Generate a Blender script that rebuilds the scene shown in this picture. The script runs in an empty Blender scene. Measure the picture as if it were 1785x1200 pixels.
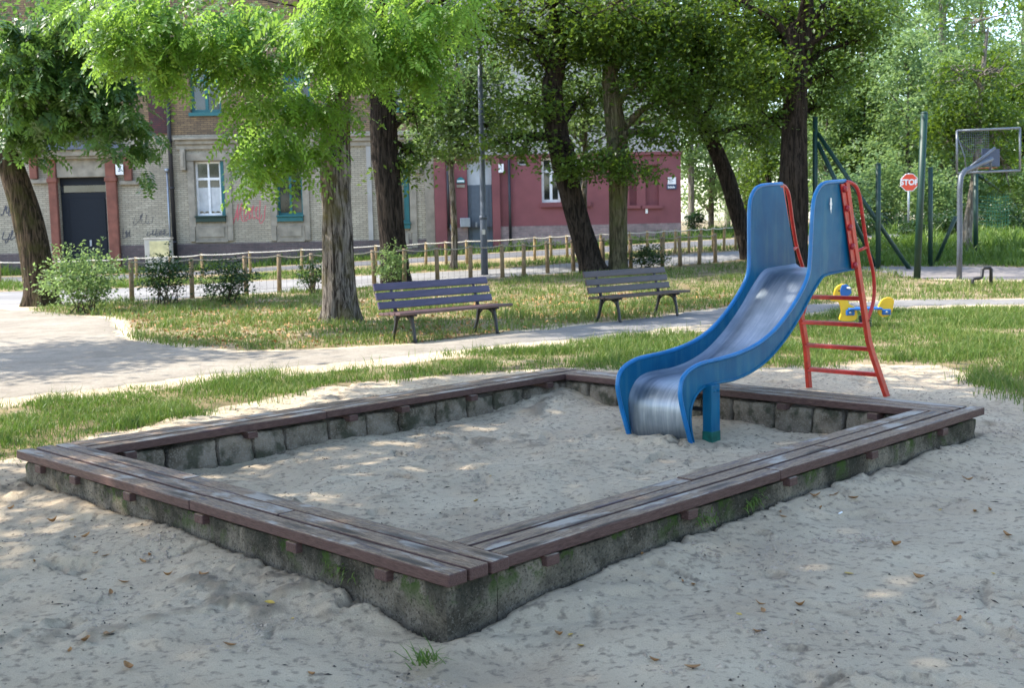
import bpy, math, random
import numpy as np
from mathutils import Matrix, Vector
R = math.radians
SC = bpy.context.scene
COL = SC.collection
# ------------------------------------------------------------------ camera, sky, sun, exposure
EYE = 1.71                                   # eye height over the sand
F_PX, HOR, ROLL = 2025.0, 390.0, R(1.2)      # measured on the 1785 x 1200 photograph
PITCH = math.atan((600 - HOR) / F_PX)
cd = bpy.data.cameras.new("camera"); cam = bpy.data.objects.new("camera", cd); COL.objects.link(cam)
cd.sensor_width = 36; cd.sensor_fit = 'HORIZONTAL'; cd.lens = 36 * F_PX / 1785
cd.clip_start = 0.05; cd.clip_end = 2000
cam.matrix_world = Matrix.Translation((0, 0, EYE)) @ Matrix.Rotation(R(90) - PITCH, 4, 'X') @ Matrix.Rotation(-ROLL, 4, 'Z')
cd.dof.use_dof = True; cd.dof.focus_distance = 6.4; cd.dof.aperture_fstop = 7.0
SC.camera = cam
SUN_EL, SUN_AZ = R(52), R(5)                # from the left, a little beyond the scene
SDIR = Vector((-math.cos(SUN_AZ) * math.cos(SUN_EL), math.sin(SUN_AZ) * math.cos(SUN_EL), math.sin(SUN_EL)))
w = bpy.data.worlds.new("World"); SC.world = w; w.use_nodes = True
wn = w.node_tree.nodes; wl = w.node_tree.links
sky = wn.new('ShaderNodeTexSky'); sky.sky_type = 'NISHITA'; sky.sun_disc = False
sky.sun_elevation = SUN_EL; sky.sun_rotation = math.atan2(SDIR.x, SDIR.y)
sky.dust_density = 1.2; sky.air_density = 1.0; sky.ozone_density = 1.0
wl.new(sky.outputs[0], wn['Background'].inputs[0]); wn['Background'].inputs[1].default_value = 0.15
sl = bpy.data.lights.new("sun", 'SUN'); sl.energy = 2.5; sl.angle = R(0.55); sl.color = (1, .94, .84)
so = bpy.data.objects.new("sun", sl); COL.objects.link(so)
so.rotation_euler = SDIR.to_track_quat('Z', 'Y').to_euler()
SC.view_settings.view_transform = 'Standard'; SC.view_settings.look = 'None'
SC.view_settings.exposure = 2.08; SC.view_settings.gamma = 1
SC.cycles.max_bounces = 8; SC.cycles.diffuse_bounces = 4; SC.cycles.transmission_bounces = 4
SC.cycles.use_denoising = True

# ------------------------------------------------------------------ measuring helpers
def _ray(px, py):
    X, Y = px - 892.5, 600 - py
    c, s = math.cos(ROLL), math.sin(ROLL)
    u, v = (X * c + Y * s) / F_PX, (-X * s + Y * c) / F_PX
    cp, sp = math.cos(PITCH), math.sin(PITCH)
    return np.array([u, cp + v * sp, -sp + v * cp])
def sstep(a, b, x):
    t = np.clip((x - a) / (b - a), 0, 1); return t * t * (3 - 2 * t)
def terrain(x, y):                            # the lawn and street rise towards the houses
    return sstep(24, 46, y) * np.clip(.6 + .04 * np.asarray(x, float), .05, 1.0)
def gp(px, py):                               # measured pixel -> point on the ground
    r = _ray(px, py); z = 0.0
    for _ in range(30):
        t = (z - EYE) / min(r[2], -.004); p = np.array([0, 0, EYE]) + r * t
        z = .5 * z + .5 * float(terrain(p[0], p[1]))
    return p
def fp(px, py, Y):                            # measured pixel -> point on the vertical plane y = Y
    r = _ray(px, py); return np.array([0, 0, EYE]) + r * (Y / r[1])

_vn = {}
def vnoise(x, y, z=None, seed=0):             # smooth value noise, -1..1
    if seed not in _vn: _vn[seed] = np.random.RandomState(seed + 77).uniform(-1, 1, (64, 64, 64 if False else 1))[:, :, 0]
    g = _vn[seed]
    if z is not None: x = x + 17.3 * np.floor(z) ; 
    xi = np.floor(x).astype(int); yi = np.floor(y).astype(int)
    fx = x - xi; fy = y - yi; fx = fx * fx * (3 - 2 * fx); fy = fy * fy * (3 - 2 * fy)
    a = g[xi % 64, yi % 64]; b = g[(xi + 1) % 64, yi % 64]; c = g[xi % 64, (yi + 1) % 64]; d = g[(xi + 1) % 64, (yi + 1) % 64]
    return (a * (1 - fx) + b * fx) * (1 - fy) + (c * (1 - fx) + d * fx) * fy
def inpoly(x, y, poly):
    x = np.asarray(x, float); y = np.asarray(y, float); r = np.zeros(x.shape, bool); n = len(poly); j = n - 1
    for i in range(n):
        xi, yi = poly[i][0], poly[i][1]; xj, yj = poly[j][0], poly[j][1]
        if abs(yj - yi) > 1e-12:
            c = ((yi > y) != (yj > y)) & (x < (xj - xi) * (y - yi) / (yj - yi) + xi)
            r ^= c
        j = i
    return r
def dens(pts, n=6):                           # a polyline with extra points
    o = []
    for a, b in zip(pts[:-1], pts[1:]):
        for k in range(n): o.append((a[0] + (b[0] - a[0]) * k / n, a[1] + (b[1] - a[1]) * k / n))
    o.append(pts[-1]); return o
def gpoly(*edges):                            # polygon on the ground from measured edges
    o = []
    for k, e in enumerate(edges):
        e = dens(e, 3)
        if k % 2: e = e[::-1]
        o += [tuple(gp(*q)[:2]) for q in e]
    return o

# ------------------------------------------------------------------ object helpers
def tag(o, label=None, cat=None, group=None, kind=None):
    if label: o['label'] = label
    if cat: o['category'] = cat
    if group: o['group'] = group
    if kind: o['kind'] = kind
    return o
def thing(name, label, cat, loc=(0, 0, 0), rz=0, group=None):
    o = bpy.data.objects.new(name, None); COL.objects.link(o)
    o.location = loc; o.rotation_euler = (0, 0, rz); o.empty_display_size = .2
    return tag(o, label, cat, group)
def copy_tree(o, parent=None):
    c = o.copy(); COL.objects.link(c)
    if parent is not None: c.parent = parent
    for ch in list(o.children): copy_tree(ch, c)
    return c

class MB:
    """collects shapes and links them as one mesh object"""
    def __init__(s): s.v = []; s.f = []; s.n = 0; s.m = []; s.mi = 0; s.sm = []; s.smooth = False; s.att = []
    def add(s, v, faces, att=None):
        v = np.asarray(v, float).reshape(-1, 3); s.v.append(v)
        for f in faces:
            f = np.asarray(f, int)
            if f.ndim == 1: f = f[None]
            s.f.append(f + s.n); s.m.append(np.full(len(f), s.mi)); s.sm.append(np.full(len(f), s.smooth))
        s.att.append(np.zeros(len(v)) if att is None else np.asarray(att, float)); s.n += len(v); return s
    def box(s, c, d, rot=None):
        x, y, z = d[0] / 2, d[1] / 2, d[2] / 2
        v = np.array([(-x, -y, -z), (x, -y, -z), (x, y, -z), (-x, y, -z), (-x, -y, z), (x, -y, z), (x, y, z), (-x, y, z)])
        if rot is not None: v = v @ np.array(Matrix(rot).to_3x3()).T
        return s.add(v + np.array(c), [np.array([(0, 3, 2, 1), (4, 5, 6, 7), (0, 1, 5, 4), (1, 2, 6, 5), (2, 3, 7, 6), (3, 0, 4, 7)])])
    def span(s, x0, x1, y0, y1, z0, z1): return s.box(((x0 + x1) / 2, (y0 + y1) / 2, (z0 + z1) / 2), (x1 - x0, y1 - y0, z1 - z0))
    def quad(s, a, b, c, d): return s.add([a, b, c, d], [(0, 1, 2, 3)])
    def tube(s, pts, r, n=10, cap=True, flat=None, up=None):
        P = np.asarray(pts, float); m = len(P); rr = np.full(m, r, float) if np.isscalar(r) else np.asarray(r, float)
        T = np.gradient(P, axis=0); T /= np.linalg.norm(T, axis=1)[:, None] + 1e-12
        ref = np.array([0, 0, 1.]) if up is None else np.array(up, float)
        if abs(T[0] @ ref) > .95 and up is None: ref = np.array([1., 0, 0])
        a = ref - T[0] * (T[0] @ ref); a /= np.linalg.norm(a)
        th = np.arange(n) * 2 * math.pi / n; V = []
        for i in range(m):
            a = a - T[i] * (a @ T[i]); a /= np.linalg.norm(a); b = np.cross(T[i], a)
            ra = rr[i]; rb = rr[i] if flat is None else rr[i] * flat
            if n == 4:
                q = np.array([(1, 1), (-1, 1), (-1, -1), (1, -1)], float); V.append(P[i] + np.outer(q[:, 0] * ra, a) + np.outer(q[:, 1] * rb, b))
            else: V.append(P[i] + np.outer(np.cos(th) * ra, a) + np.outer(np.sin(th) * rb, b))
        V = np.concatenate(V); i = np.arange(m - 1)[:, None] * n; k = np.arange(n)[None]
        f = np.stack([(i + k), (i + (k + 1) % n), (i + n + (k + 1) % n), (i + n + k)], -1).reshape(-1, 4); fs = [f]
        if cap: fs += [np.arange(n)[::-1][None], (np.arange(n) + (m - 1) * n)[None]]
        return s.add(V, fs)
    def cyl(s, a, b, r, n=14, r2=None): return s.tube([a, b], [r, r if r2 is None else r2], n)
    def prism(s, pts, axis_vec):
        P = np.asarray(pts, float); n = len(P); V = np.concatenate([P, P + np.array(axis_vec)])
        k = np.arange(n); f = np.stack([k, (k + 1) % n, (k + 1) % n + n, k + n], -1)
        return s.add(V, [f, k[::-1][None], (k + n)[None]])
    def ball(s, c, r, nu=14, nv=9):
        r = np.array([r, r, r]) if np.isscalar(r) else np.array(r); v = []
        for i in range(nv + 1):
            t = math.pi * i / nv
            for j in range(nu): p = 2 * math.pi * j / nu; v.append((math.sin(t) * math.cos(p), math.sin(t) * math.sin(p), math.cos(t)))
        i = np.arange(nv)[:, None] * nu; k = np.arange(nu)[None]
        f = np.stack([i + k, i + nu + k, i + nu + (k + 1) % nu, i + (k + 1) % nu], -1).reshape(-1, 4)
        return s.add(np.array(v) * r + np.array(c), [f])
    def build(s, name, mat, parent=None, loc=None, rz=0, bevel=None, att=None, seg=2):
        me = bpy.data.meshes.new(name)
        V = np.concatenate(s.v) if s.v else np.zeros((0, 3))
        me.vertices.add(len(V)); me.vertices.foreach_set('co', V.ravel())
        loops = np.concatenate([f.ravel() for f in s.f]); tot = np.concatenate([np.full(len(f), f.shape[1]) for f in s.f])
        me.loops.add(len(loops)); me.loops.foreach_set('vertex_index', loops)
        me.polygons.add(len(tot)); st = np.concatenate([[0], np.cumsum(tot)[:-1]])
        me.polygons.foreach_set('loop_start', st); me.polygons.foreach_set('loop_total', tot)
        me.polygons.foreach_set('material_index', np.concatenate(s.m)); me.polygons.foreach_set('use_smooth', np.concatenate(s.sm))
        for m in (mat if isinstance(mat, (list, tuple)) else [mat]): me.materials.append(m)
        if att:
            a = me.attributes.new(att, 'FLOAT', 'POINT'); a.data.foreach_set('value', np.concatenate(s.att))
        me.update(calc_edges=True); me.validate()
        o = bpy.data.objects.new(name, me); COL.objects.link(o)
        if parent is not None: o.parent = parent
        if loc is not None: o.location = loc
        o.rotation_euler = (0, 0, rz)
        if bevel:
            b = o.modifiers.new('bevel', 'BEVEL'); b.width = bevel; b.segments = seg; b.limit_method = 'ANGLE'; b.angle_limit = R(40)
        return o
def text_mesh(s, size, depth, mat, name, parent, loc, rot, bold=0.0):
    c = bpy.data.curves.new(name, 'FONT'); c.body = s; c.size = size; c.extrude = depth; c.align_x = 'CENTER'; c.align_y = 'CENTER'; c.offset = bold
    t = bpy.data.objects.new(name, c); COL.objects.link(t)
    dg = bpy.context.evaluated_depsgraph_get(); me = bpy.data.meshes.new_from_object(t.evaluated_get(dg))
    bpy.data.objects.remove(t)
    me.name = name; me.materials.clear(); me.materials.append(mat)
    o = bpy.data.objects.new(name, me); COL.objects.link(o); o.parent = parent; o.location = loc; o.rotation_euler = rot
    return o

# ------------------------------------------------------------------ materials
class NT:
    def __init__(s, name):
        s.m = bpy.data.materials.new(name); s.m.use_nodes = True; s.t = s.m.node_tree; s.b = s.t.nodes['Principled BSDF']
        s.out = s.t.nodes['Material Output']; s.co = s.t.nodes.new('ShaderNodeTexCoord')
    def link(s, a, b): s.t.links.new(a, b)
    def new(s, k, **p):
        n = s.t.nodes.new('ShaderNode' + k)
        for a, v in p.items(): setattr(n, a, v)
        return n
    def map(s, scale=(1, 1, 1), rot=(0, 0, 0), src='Object'):
        m = s.new('Mapping'); m.inputs['Scale'].default_value = scale; m.inputs['Rotation'].default_value = rot
        s.link(s.co.outputs[src], m.inputs[0]); return m.outputs[0]
    def noise(s, scale, detail=5, vec=None, rough=.55, dist=0):
        n = s.new('TexNoise'); n.inputs['Scale'].default_value = scale; n.inputs['Detail'].default_value = detail; n.inputs['Roughness'].default_value = rough; n.inputs['Distortion'].default_value = dist
        s.link(vec if vec is not None else s.co.outputs['Object'], n.inputs['Vector']); return n.outputs[0]
    def ramp(s, fac, stops, interp='LINEAR'):
        r = s.new('ValToRGB'); r.color_ramp.interpolation = interp; e = r.color_ramp.elements
        while len(e) < len(stops): e.new(.5)
        for k, (p, c) in enumerate(stops):
            e[k].position = p; e[k].color = (c, c, c, 1) if np.isscalar(c) else (*c, 1)
        s.link(fac, r.inputs[0]); return r.outputs[0]
    def mix(s, fac, a, b, mode='MIX'):
        n = s.new('MixRGB', blend_type=mode)
        for i, v in ((0, fac), (1, a), (2, b)):
            if hasattr(v, 'links') or hasattr(v, 'is_linked'): s.link(v, n.inputs[i])
            else: n.inputs[i].default_value = v if i == 0 else (*v, 1)
        return n.outputs[0]
    def math(s, op, a, b=0.0):
        n = s.new('Math', operation=op)
        for i, v in ((0, a), (1, b)):
            if hasattr(v, 'is_linked'): s.link(v, n.inputs[i])
            else: n.inputs[i].default_value = v
        return n.outputs[0]
    def bump(s, h, strength=.3, dist=.01, prev=None):
        n = s.new('Bump'); n.inputs['Strength'].default_value = strength; n.inputs['Distance'].default_value = dist; s.link(h, n.inputs['Height'])
        if prev is not None: s.link(prev, n.inputs['Normal'])
        return n.outputs[0]
    def done(s, col, rough=.6, metal=0, normal=None, spec=None):
        if hasattr(col, 'is_linked'): s.link(col, s.b.inputs['Base Color'])
        else: s.b.inputs['Base Color'].default_value = (*col, 1)
        if hasattr(rough, 'is_linked'): s.link(rough, s.b.inputs['Roughness'])
        else: s.b.inputs['Roughness'].default_value = rough
        s.b.inputs['Metallic'].default_value = metal
        if spec is not None: s.b.inputs['Specular IOR Level'].default_value = spec
        if normal is not None: s.link(normal, s.b.inputs['Normal'])
        return s.m
def plain(name, col, rough=.5, metal=0, var=.12, scale=6, bump=.05):
    n = NT(name); a = n.noise(scale, 6); c = n.mix(n.ramp(a, [(.3, 0.), (.7, 1.)]), tuple(x * (1 - var) for x in col), tuple(min(1, x * (1 + var)) for x in col))
    return n.done(c, rough, metal, n.bump(n.noise(scale * 8, 4), bump, .005))
def leafmat(name, dark, light, trans, tfac=.38, gloss=.35):
    n = NT(name); a = n.new('Attribute', attribute_name='var'); c = n.ramp(a.outputs['Fac'], [(0, dark), (1, light)])
    n.done(c, gloss, 0, None, .35)
    t = n.new('BsdfTranslucent'); n.link(n.mix(.6, c, trans), t.inputs[0])
    mx = n.new('MixShader'); mx.inputs[0].default_value = tfac; n.link(n.b.outputs[0], mx.inputs[1]); n.link(t.outputs[0], mx.inputs[2]); n.link(mx.outputs[0], n.out.inputs[0])
    return n.m
def brickmat(name, c1, c2, mortar, dirt=(.1, .09, .08), amount=.5, w=.27, h=.085, msz=.012):
    n = NT(name); sp = n.new('SeparateXYZ'); n.link(n.co.outputs['Object'], sp.inputs[0]); cb = n.new('CombineXYZ')
    n.link(n.math('ADD', sp.outputs[0], sp.outputs[1]), cb.inputs[0]); n.link(sp.outputs[2], cb.inputs[1])
    b = n.new('TexBrick'); n.link(cb.outputs[0], b.inputs['Vector'])
    for k, v in (('Scale', 1), ('Mortar Size', msz), ('Mortar Smooth', .2), ('Bias', 0), ('Brick Width', w), ('Row Height', h)): b.inputs[k].default_value = v
    b.inputs['Color1'].default_value = (*c1, 1); b.inputs['Color2'].default_value = (*c2, 1); b.inputs['Mortar'].default_value = (*mortar, 1)
    d = n.ramp(n.noise(.6, 8, rough=.65), [(.42, 0.), (.68, amount)]); c = n.mix(d, b.outputs[0], dirt)
    d2 = n.ramp(n.noise(5, 4), [(.4, 0.), (.75, .35)]); c = n.mix(d2, c, dirt)
    return n.done(c, .85, 0, n.bump(b.outputs['Fac'], -.5, .01))

def m_sand():
    n = NT('sand'); g = n.new('Attribute', attribute_name='grassy').outputs['Fac']
    a = n.noise(1.3, 8, rough=.6); b = n.noise(22, 6); d = n.noise(260, 3)
    c = n.mix(n.ramp(a, [(.35, 0.), (.7, 1.)]), (.46, .36, .245), (.59, .485, .34))
    c = n.mix(n.ramp(b, [(.34, .8), (.47, 0.)]), c, (.21, .165, .118))
    c = n.mix(n.ramp(d, [(.3, .45), (.5, 0.)]), c, (.2, .17, .14))
    c = n.mix(n.ramp(d, [(.6, 0.), (.78, .4)]), c, (.58, .54, .48))
    v = n.new('TexVoronoi'); v.inputs['Scale'].default_value = 14; n.link(n.co.outputs['Object'], v.inputs['Vector'])
    c = n.mix(n.ramp(v.outputs['Distance'], [(.055, .8), (.09, 0.)]), c, (.1, .08, .06))
    dm = n.new('Attribute', attribute_name='damp').outputs['Fac']; c = n.mix(n.ramp(dm, [(.1, 0.), (.7, .7)]), c, (.2, .155, .105))
    s = n.mix(n.ramp(n.noise(3, 6), [(.35, 0.), (.65, 1.)]), (.11, .085, .042), (.26, .195, .10))
    s = n.mix(n.ramp(n.noise(18, 5), [(.45, 0.), (.75, .6)]), s, (.06, .075, .022))
    c = n.mix(g, c, s)
    return n.done(c, .92, 0, n.bump(n.noise(60, 7, rough=.72), .8, .014, n.bump(n.noise(330, 3), .5, .004)), .2)
def m_wood():
    n = NT('painted_planks'); v = n.map((1.3, 9, 9)); oi = n.new('ObjectInfo')
    av = n.new('VectorMath', operation='ADD'); n.link(v, av.inputs[0]); rv = n.new('CombineXYZ')
    n.link(n.math('MULTIPLY', oi.outputs['Random'], 57.), rv.inputs[0]); n.link(n.math('MULTIPLY', oi.outputs['Random'], 31.), rv.inputs[1]); n.link(rv.outputs[0], av.inputs[1]); v = av.outputs[0]
    a = n.noise(2.2, 9, v, .68); b = n.noise(1.1, 6, v, .6); fine = n.noise(14, 8, v, .7)
    c = n.mix(n.ramp(fine, [(.3, 0.), (.7, 1.)]), (.046, .022, .022), (.10, .054, .052))
    gn = n.new('NewGeometry'); sx = n.new('SeparateXYZ'); n.link(gn.outputs['Normal'], sx.inputs[0]); top = n.ramp(sx.outputs[2], [(.6, .0), (.9, 1.)])
    worn = n.math('MULTIPLY', n.ramp(a, [(.35, 0.), (.46, 1.)]), n.math('ADD', n.math('MULTIPLY', top, .85), .10))
    wc = n.mix(n.ramp(fine, [(.35, 0.), (.65, 1.)]), (.09, .053, .03), (.38, .265, .165)); c = n.mix(worn, c, wc)
    v2 = n.new('VectorMath', operation='MULTIPLY'); n.link(v, v2.inputs[0]); v2.inputs[1].default_value = (3, 1, 1); dust = n.math('MULTIPLY', n.ramp(n.noise(.55, 9, v2.outputs[0], .62), [(.53, 0.), (.59, .85)]), top); c = n.mix(dust, c, (.38, .33, .275))
    vs = n.new('TexVoronoi'); vs.inputs['Scale'].default_value = 1.2; n.link(v, vs.inputs['Vector']); dark = n.math('MULTIPLY', n.ramp(vs.outputs['Distance'], [(.14, .85), (.34, 0.)]), top); c = n.mix(dark, c, (.04, .025, .014))
    rg = n.ramp(a, [(.3, .35), (.7, .75)])
    return n.done(c, rg, 0, n.bump(fine, .5, .005, n.bump(a, .35, .005)), .25)
def m_concrete():
    n = NT('old_concrete'); a = n.noise(3, 9, rough=.65); v = n.map((7, 7, 1.6)); st = n.noise(1.6, 6, v)
    c = n.mix(n.ramp(a, [(.42, 0.), (.6, 1.)]), (.10, .086, .062), (.36, .31, .235)); c = n.mix(n.ramp(n.noise(70, 6, rough=.7), [(.36, .85), (.5, 0.)]), c, (.035, .03, .024)); c = n.mix(n.ramp(n.noise(90, 5, rough=.7), [(.55, 0.), (.66, .6)]), c, (.4, .36, .3))
    sp = n.new('SeparateXYZ'); n.link(n.co.outputs['Object'], sp.inputs[0])
    hi = n.ramp(sp.outputs[2], [(.03, 0.), (.19, 1.)])
    c = n.mix(n.math('MULTIPLY', n.ramp(st, [(.40, 0.), (.56, .8)]), hi), c, (.03, .034, .024))
    ms = n.math('MULTIPLY', n.ramp(n.noise(5.5, 7, rough=.7), [(.53, 0.), (.6, .95)]), hi); c = n.mix(ms, c, (.06, .12, .014))
    return n.done(c, .95, 0, n.bump(n.noise(45, 10, rough=.8), 1.0, .03, n.bump(a, .6, .03)), .2)
def m_blocks():
    n = NT('aggregate_blocks'); v = n.new('TexVoronoi'); v.inputs['Scale'].default_value = 60; n.link(n.co.outputs['Object'], v.inputs['Vector'])
    a = n.noise(4, 8, rough=.65); c = n.mix(n.ramp(a, [(.35, 0.), (.65, 1.)]), (.09, .072, .05), (.26, .215, .165)); c = n.mix(n.ramp(v.outputs['Distance'], [(.15, .5), (.5, 0.)]), c, (.3, .27, .22))
    c = n.mix(n.ramp(n.noise(7, 6), [(.5, 0.), (.62, .75)]), c, (.035, .04, .022))
    return n.done(c, .95, 0, n.bump(v.outputs['Distance'], .6, .008, n.bump(n.noise(20, 6), .6, .015)), .2)
def m_blue():
    n = NT('blue_slide_paint'); a = n.noise(2.2, 7, rough=.6); b = n.noise(25, 6, rough=.7)
    c = n.mix(n.ramp(a, [(.35, 0.), (.7, 1.)]), (.003, .084, .185), (.008, .13, .245)); c = n.mix(n.ramp(b, [(.62, 0.), (.75, .35)]), c, (.09, .2, .32))
    st = n.noise(1.5, 7, n.map((9, 9, 1.2))); c = n.mix(n.ramp(st, [(.48, 0.), (.66, .5)]), c, (.05, .17, .23)); c = n.mix(n.ramp(n.noise(55, 6, rough=.75), [(.66, 0.), (.72, .6)]), c, (.2, .25, .27))
    return n.done(c, n.ramp(b, [(.3, .3), (.7, .48)]), 0, n.bump(n.noise(9, 4), .08, .01), .18)
def m_steel():
    n = NT('worn_steel'); v = n.map((2.0, 30, 2.0)); a = n.noise(1.2, 8, v, .65); b = n.noise(3, 6)
    c = n.mix(n.ramp(a, [(.3, 0.), (.7, 1.)]), (.18, .22, .27), (.38, .42, .46)); c = n.mix(n.ramp(b, [(.45, 0.), (.7, .6)]), c, (.13, .17, .19))
    return n.done(c, n.ramp(a, [(.3, .4), (.7, .52)]), .9, n.bump(a, .03, .002, n.bump(b, .1, .01)))
def m_bark(name, c0, c1, moss=None, scale=1):
    n = NT(name); v = n.map((11 * scale, 11 * scale, 1.3 * scale)); a = n.noise(1.5, 10, v, .68, .9); b = n.noise(2.5, 5)
    c = n.mix(n.ramp(a, [(.43, 0.), (.57, 1.)]), c0, c1)
    if moss: c = n.mix(n.ramp(b, [(.47, 0.), (.66, .8)]), c, moss)
    return n.done(c, .95, 0, n.bump(a, 1.0, .12), .1)
def m_asphalt(name, c, s=.25):
    n = NT(name); a = n.noise(.5, 8, rough=.6); b = n.noise(60, 4)
    k = n.mix(n.ramp(a, [(.35, 0.), (.65, 1.)]), tuple(x * (1 - s) for x in c), tuple(x * (1 + s) for x in c)); k = n.mix(n.ramp(b, [(.35, .4), (.6, 0.)]), k, tuple(x * .55 for x in c))
    return n.done(k, .9, 0, n.bump(b, .3, .006), .2)
def m_path():
    n = NT('trodden_path'); sp = n.new('SeparateXYZ'); n.link(n.co.outputs['Object'], sp.inputs[0]); a = n.noise(.8, 8, rough=.65); b = n.noise(40, 5); d = n.noise(3.5, 7, rough=.65)
    c = n.mix(n.ramp(a, [(.35, 0.), (.65, 1.)]), (.235, .205, .165), (.32, .285, .235)); c = n.mix(n.ramp(d, [(.48, 0.), (.68, .7)]), c, (.17, .145, .115))
    g = n.mix(n.ramp(a, [(.35, 0.), (.65, 1.)]), (.15, .145, .14), (.23, .22, .21)); k = n.math('ADD', n.math('MULTIPLY', sp.outputs[0], .3), n.math('MULTIPLY', d, .6))
    c = n.mix(n.ramp(k, [(.0, 0.), (.75, 1.)]), c, g); c = n.mix(n.ramp(b, [(.35, .45), (.55, 0.)]), c, (.14, .125, .1))
    return n.done(c, .92, 0, n.bump(b, .4, .008, n.bump(d, .4, .02)), .2)
def m_glass():
    n = NT('window_glass'); c = n.ramp(n.noise(1.2, 4), [(.4, (.012, .016, .016)), (.7, (.05, .058, .06))]); return n.done(c, .06, 0, None, .8)

M = dict(sand=m_sand(), wood=m_wood(), conc=m_concrete(), block=m_blocks(), blue=m_blue(), steel=m_steel(), glass=m_glass(),
    rim=plain('bright_blue_rim', (.005, .15, .38), .35, 0, .2), teal=plain('teal_paint', (.014, .12, .125), .55), green=plain('dark_green_paint', (.003, .03, .02), .5),
    red=plain('red_paint', (.42, .022, .016), .4, 0, .32, 14), litred=plain('lit_red_paint', (.45, .034, .018), .42, 0, .3, 12), bolt=plain('red_bolt', (.3, .012, .02), .35),  # ladder rails use a lighter red, with warm light put into the colour
    footgreen=plain('green_foot_paint', (.005, .12, .09), .5, 0, .3, 20), black=plain('black_iron', (.018, .018, .02), .5), galv=plain('galvanised_steel', (.3, .33, .36), .45, .6), greymetal=plain('grey_metal', (.085, .10, .125), .5, .3),
    bench=None, white=plain('white_paint', (.78, .78, .76), .5), cream=plain('cream_plaster', (.5, .47, .4), .8, 0, .18, 2), cornice=plain('grey_stone', (.27, .24, .185), .85, 0, .3, 3), slate=plain('slate_roof', (.075, .085, .10), .7, 0, .25, 5),
    sandstone=plain('red_sandstone', (.2, .075, .05), .85, 0, .25, 3), doorblue=plain('dark_blue_door', (.004, .008, .014), .8), darkpipe=plain('black_pipe', (.015, .016, .02), .45), brownpipe=plain('brown_pipe', (.10, .045, .03), .5),
    brick=brickmat('cream_brick', (.5, .445, .33), (.36, .32, .235), (.19, .165, .12), (.2, .175, .13), .6), brick2=brickmat('brown_yellow_brick', (.33, .22, .105), (.19, .125, .065), (.09, .065, .045), (.06, .045, .035), .55),
    brick3=brickmat('dark_red_brick', (.11, .03, .028), (.06, .025, .025), (.035, .025, .025), (.03, .02, .02), .5), plinth=brickmat('plinth_brick', (.15, .10, .095), (.10, .075, .072), (.15, .13, .12), (.05, .04, .04), .6),
    pinkpl=brickmat('plinth_pink_brick', (.4, .27, .25), (.28, .19, .18), (.36, .31, .28), (.07, .06, .06), .6), pink=plain('raspberry_paint', (.2, .064, .068), .75, 0, .14, 1.2, .1), pinkdark=plain('dark_raspberry_paint', (.19, .06, .062), .75, 0, .15, 1.5),
    plaster=plain('pale_plaster', (.36, .345, .31), .85, 0, .2, 1), roof=plain('roof_tile', (.12, .06, .045), .8, 0, .3, 3), greydoor=plain('grey_blue_door', (.085, .11, .135), .5), yellowbox=plain('cream_cabinet', (.62, .55, .28), .55, 0, .2, 4), graf=plain('red_spray_paint', (.5, .12, .13), .8), grafdark=plain('grey_spray_paint', (.08, .08, .09), .8), curtain=plain('net_curtain', (.55, .56, .55), .9),
    post=plain('peeled_pole_wood', (.3, .21, .1), .75, 0, .3, 9), postdark=plain('weathered_pole_wood', (.2, .14, .075), .8, 0, .3, 9), rope=plain('pale_rope', (.6, .57, .5), .85), signred=plain('sign_red', (.8, .07, .02), .4, 0, .05), signwhite=plain('sign_white', (.82, .82, .8), .4), navy=plain('navy_sign', (.04, .06, .11), .5), 
    yellow=plain('yellow_board', (.75, .46, .02), .4), duckblue=plain('blue_board', (.01, .12, .42), .4), tealamp=plain('teal_lamp_glass', (.03, .2, .22), .3),
    path=m_path(), footpath=m_asphalt('worn_footpath', (.23, .225, .22), .2), street=m_asphalt('street_asphalt', (.12, .12, .125), .2), court=m_asphalt('court_gravel', (.2, .18, .17), .2),
    bark=m_bark('grey_bark', (.035, .028, .023), (.3, .26, .225), (.12, .105, .04)), barkd=m_bark('dark_bark', (.014, .011, .009), (.055, .043, .033)), barkm=m_bark('mossy_bark', (.05, .045, .025), (.16, .14, .085), (.1, .11, .04)), barka=m_bark('rugged_brown_bark', (.02, .016, .011), (.11, .08, .055), (.06, .06, .02)), barkl=m_bark('pale_bark', (.13, .115, .09), (.33, .3, .25)), twig=plain('twig_bark', (.07, .055, .035), .9),
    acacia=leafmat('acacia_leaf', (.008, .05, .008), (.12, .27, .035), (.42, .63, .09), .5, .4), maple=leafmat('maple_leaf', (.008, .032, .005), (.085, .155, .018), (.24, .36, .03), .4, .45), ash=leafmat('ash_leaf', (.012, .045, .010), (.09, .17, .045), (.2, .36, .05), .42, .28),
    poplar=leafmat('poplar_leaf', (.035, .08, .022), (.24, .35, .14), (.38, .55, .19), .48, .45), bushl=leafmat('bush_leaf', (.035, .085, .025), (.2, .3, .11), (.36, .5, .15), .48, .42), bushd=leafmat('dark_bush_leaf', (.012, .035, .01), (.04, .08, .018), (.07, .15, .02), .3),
    grass=leafmat('grass_blade', (.035, .09, .012), (.15, .22, .04), (.18, .32, .03), .3, .5), dry=leafmat('dry_grass_blade', (.05, .095, .018), (.30, .30, .10), (.22, .29, .06), .3, .6), deadleaf=plain('dead_leaf', (.34, .17, .055), .7, 0, .5, 30), yleaf=plain('yellow_leaf', (.5, .33, .06), .7, 0, .3, 30), speck=plain('bark_crumb', (.045, .035, .028), .9, 0, .4, 40))
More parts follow.
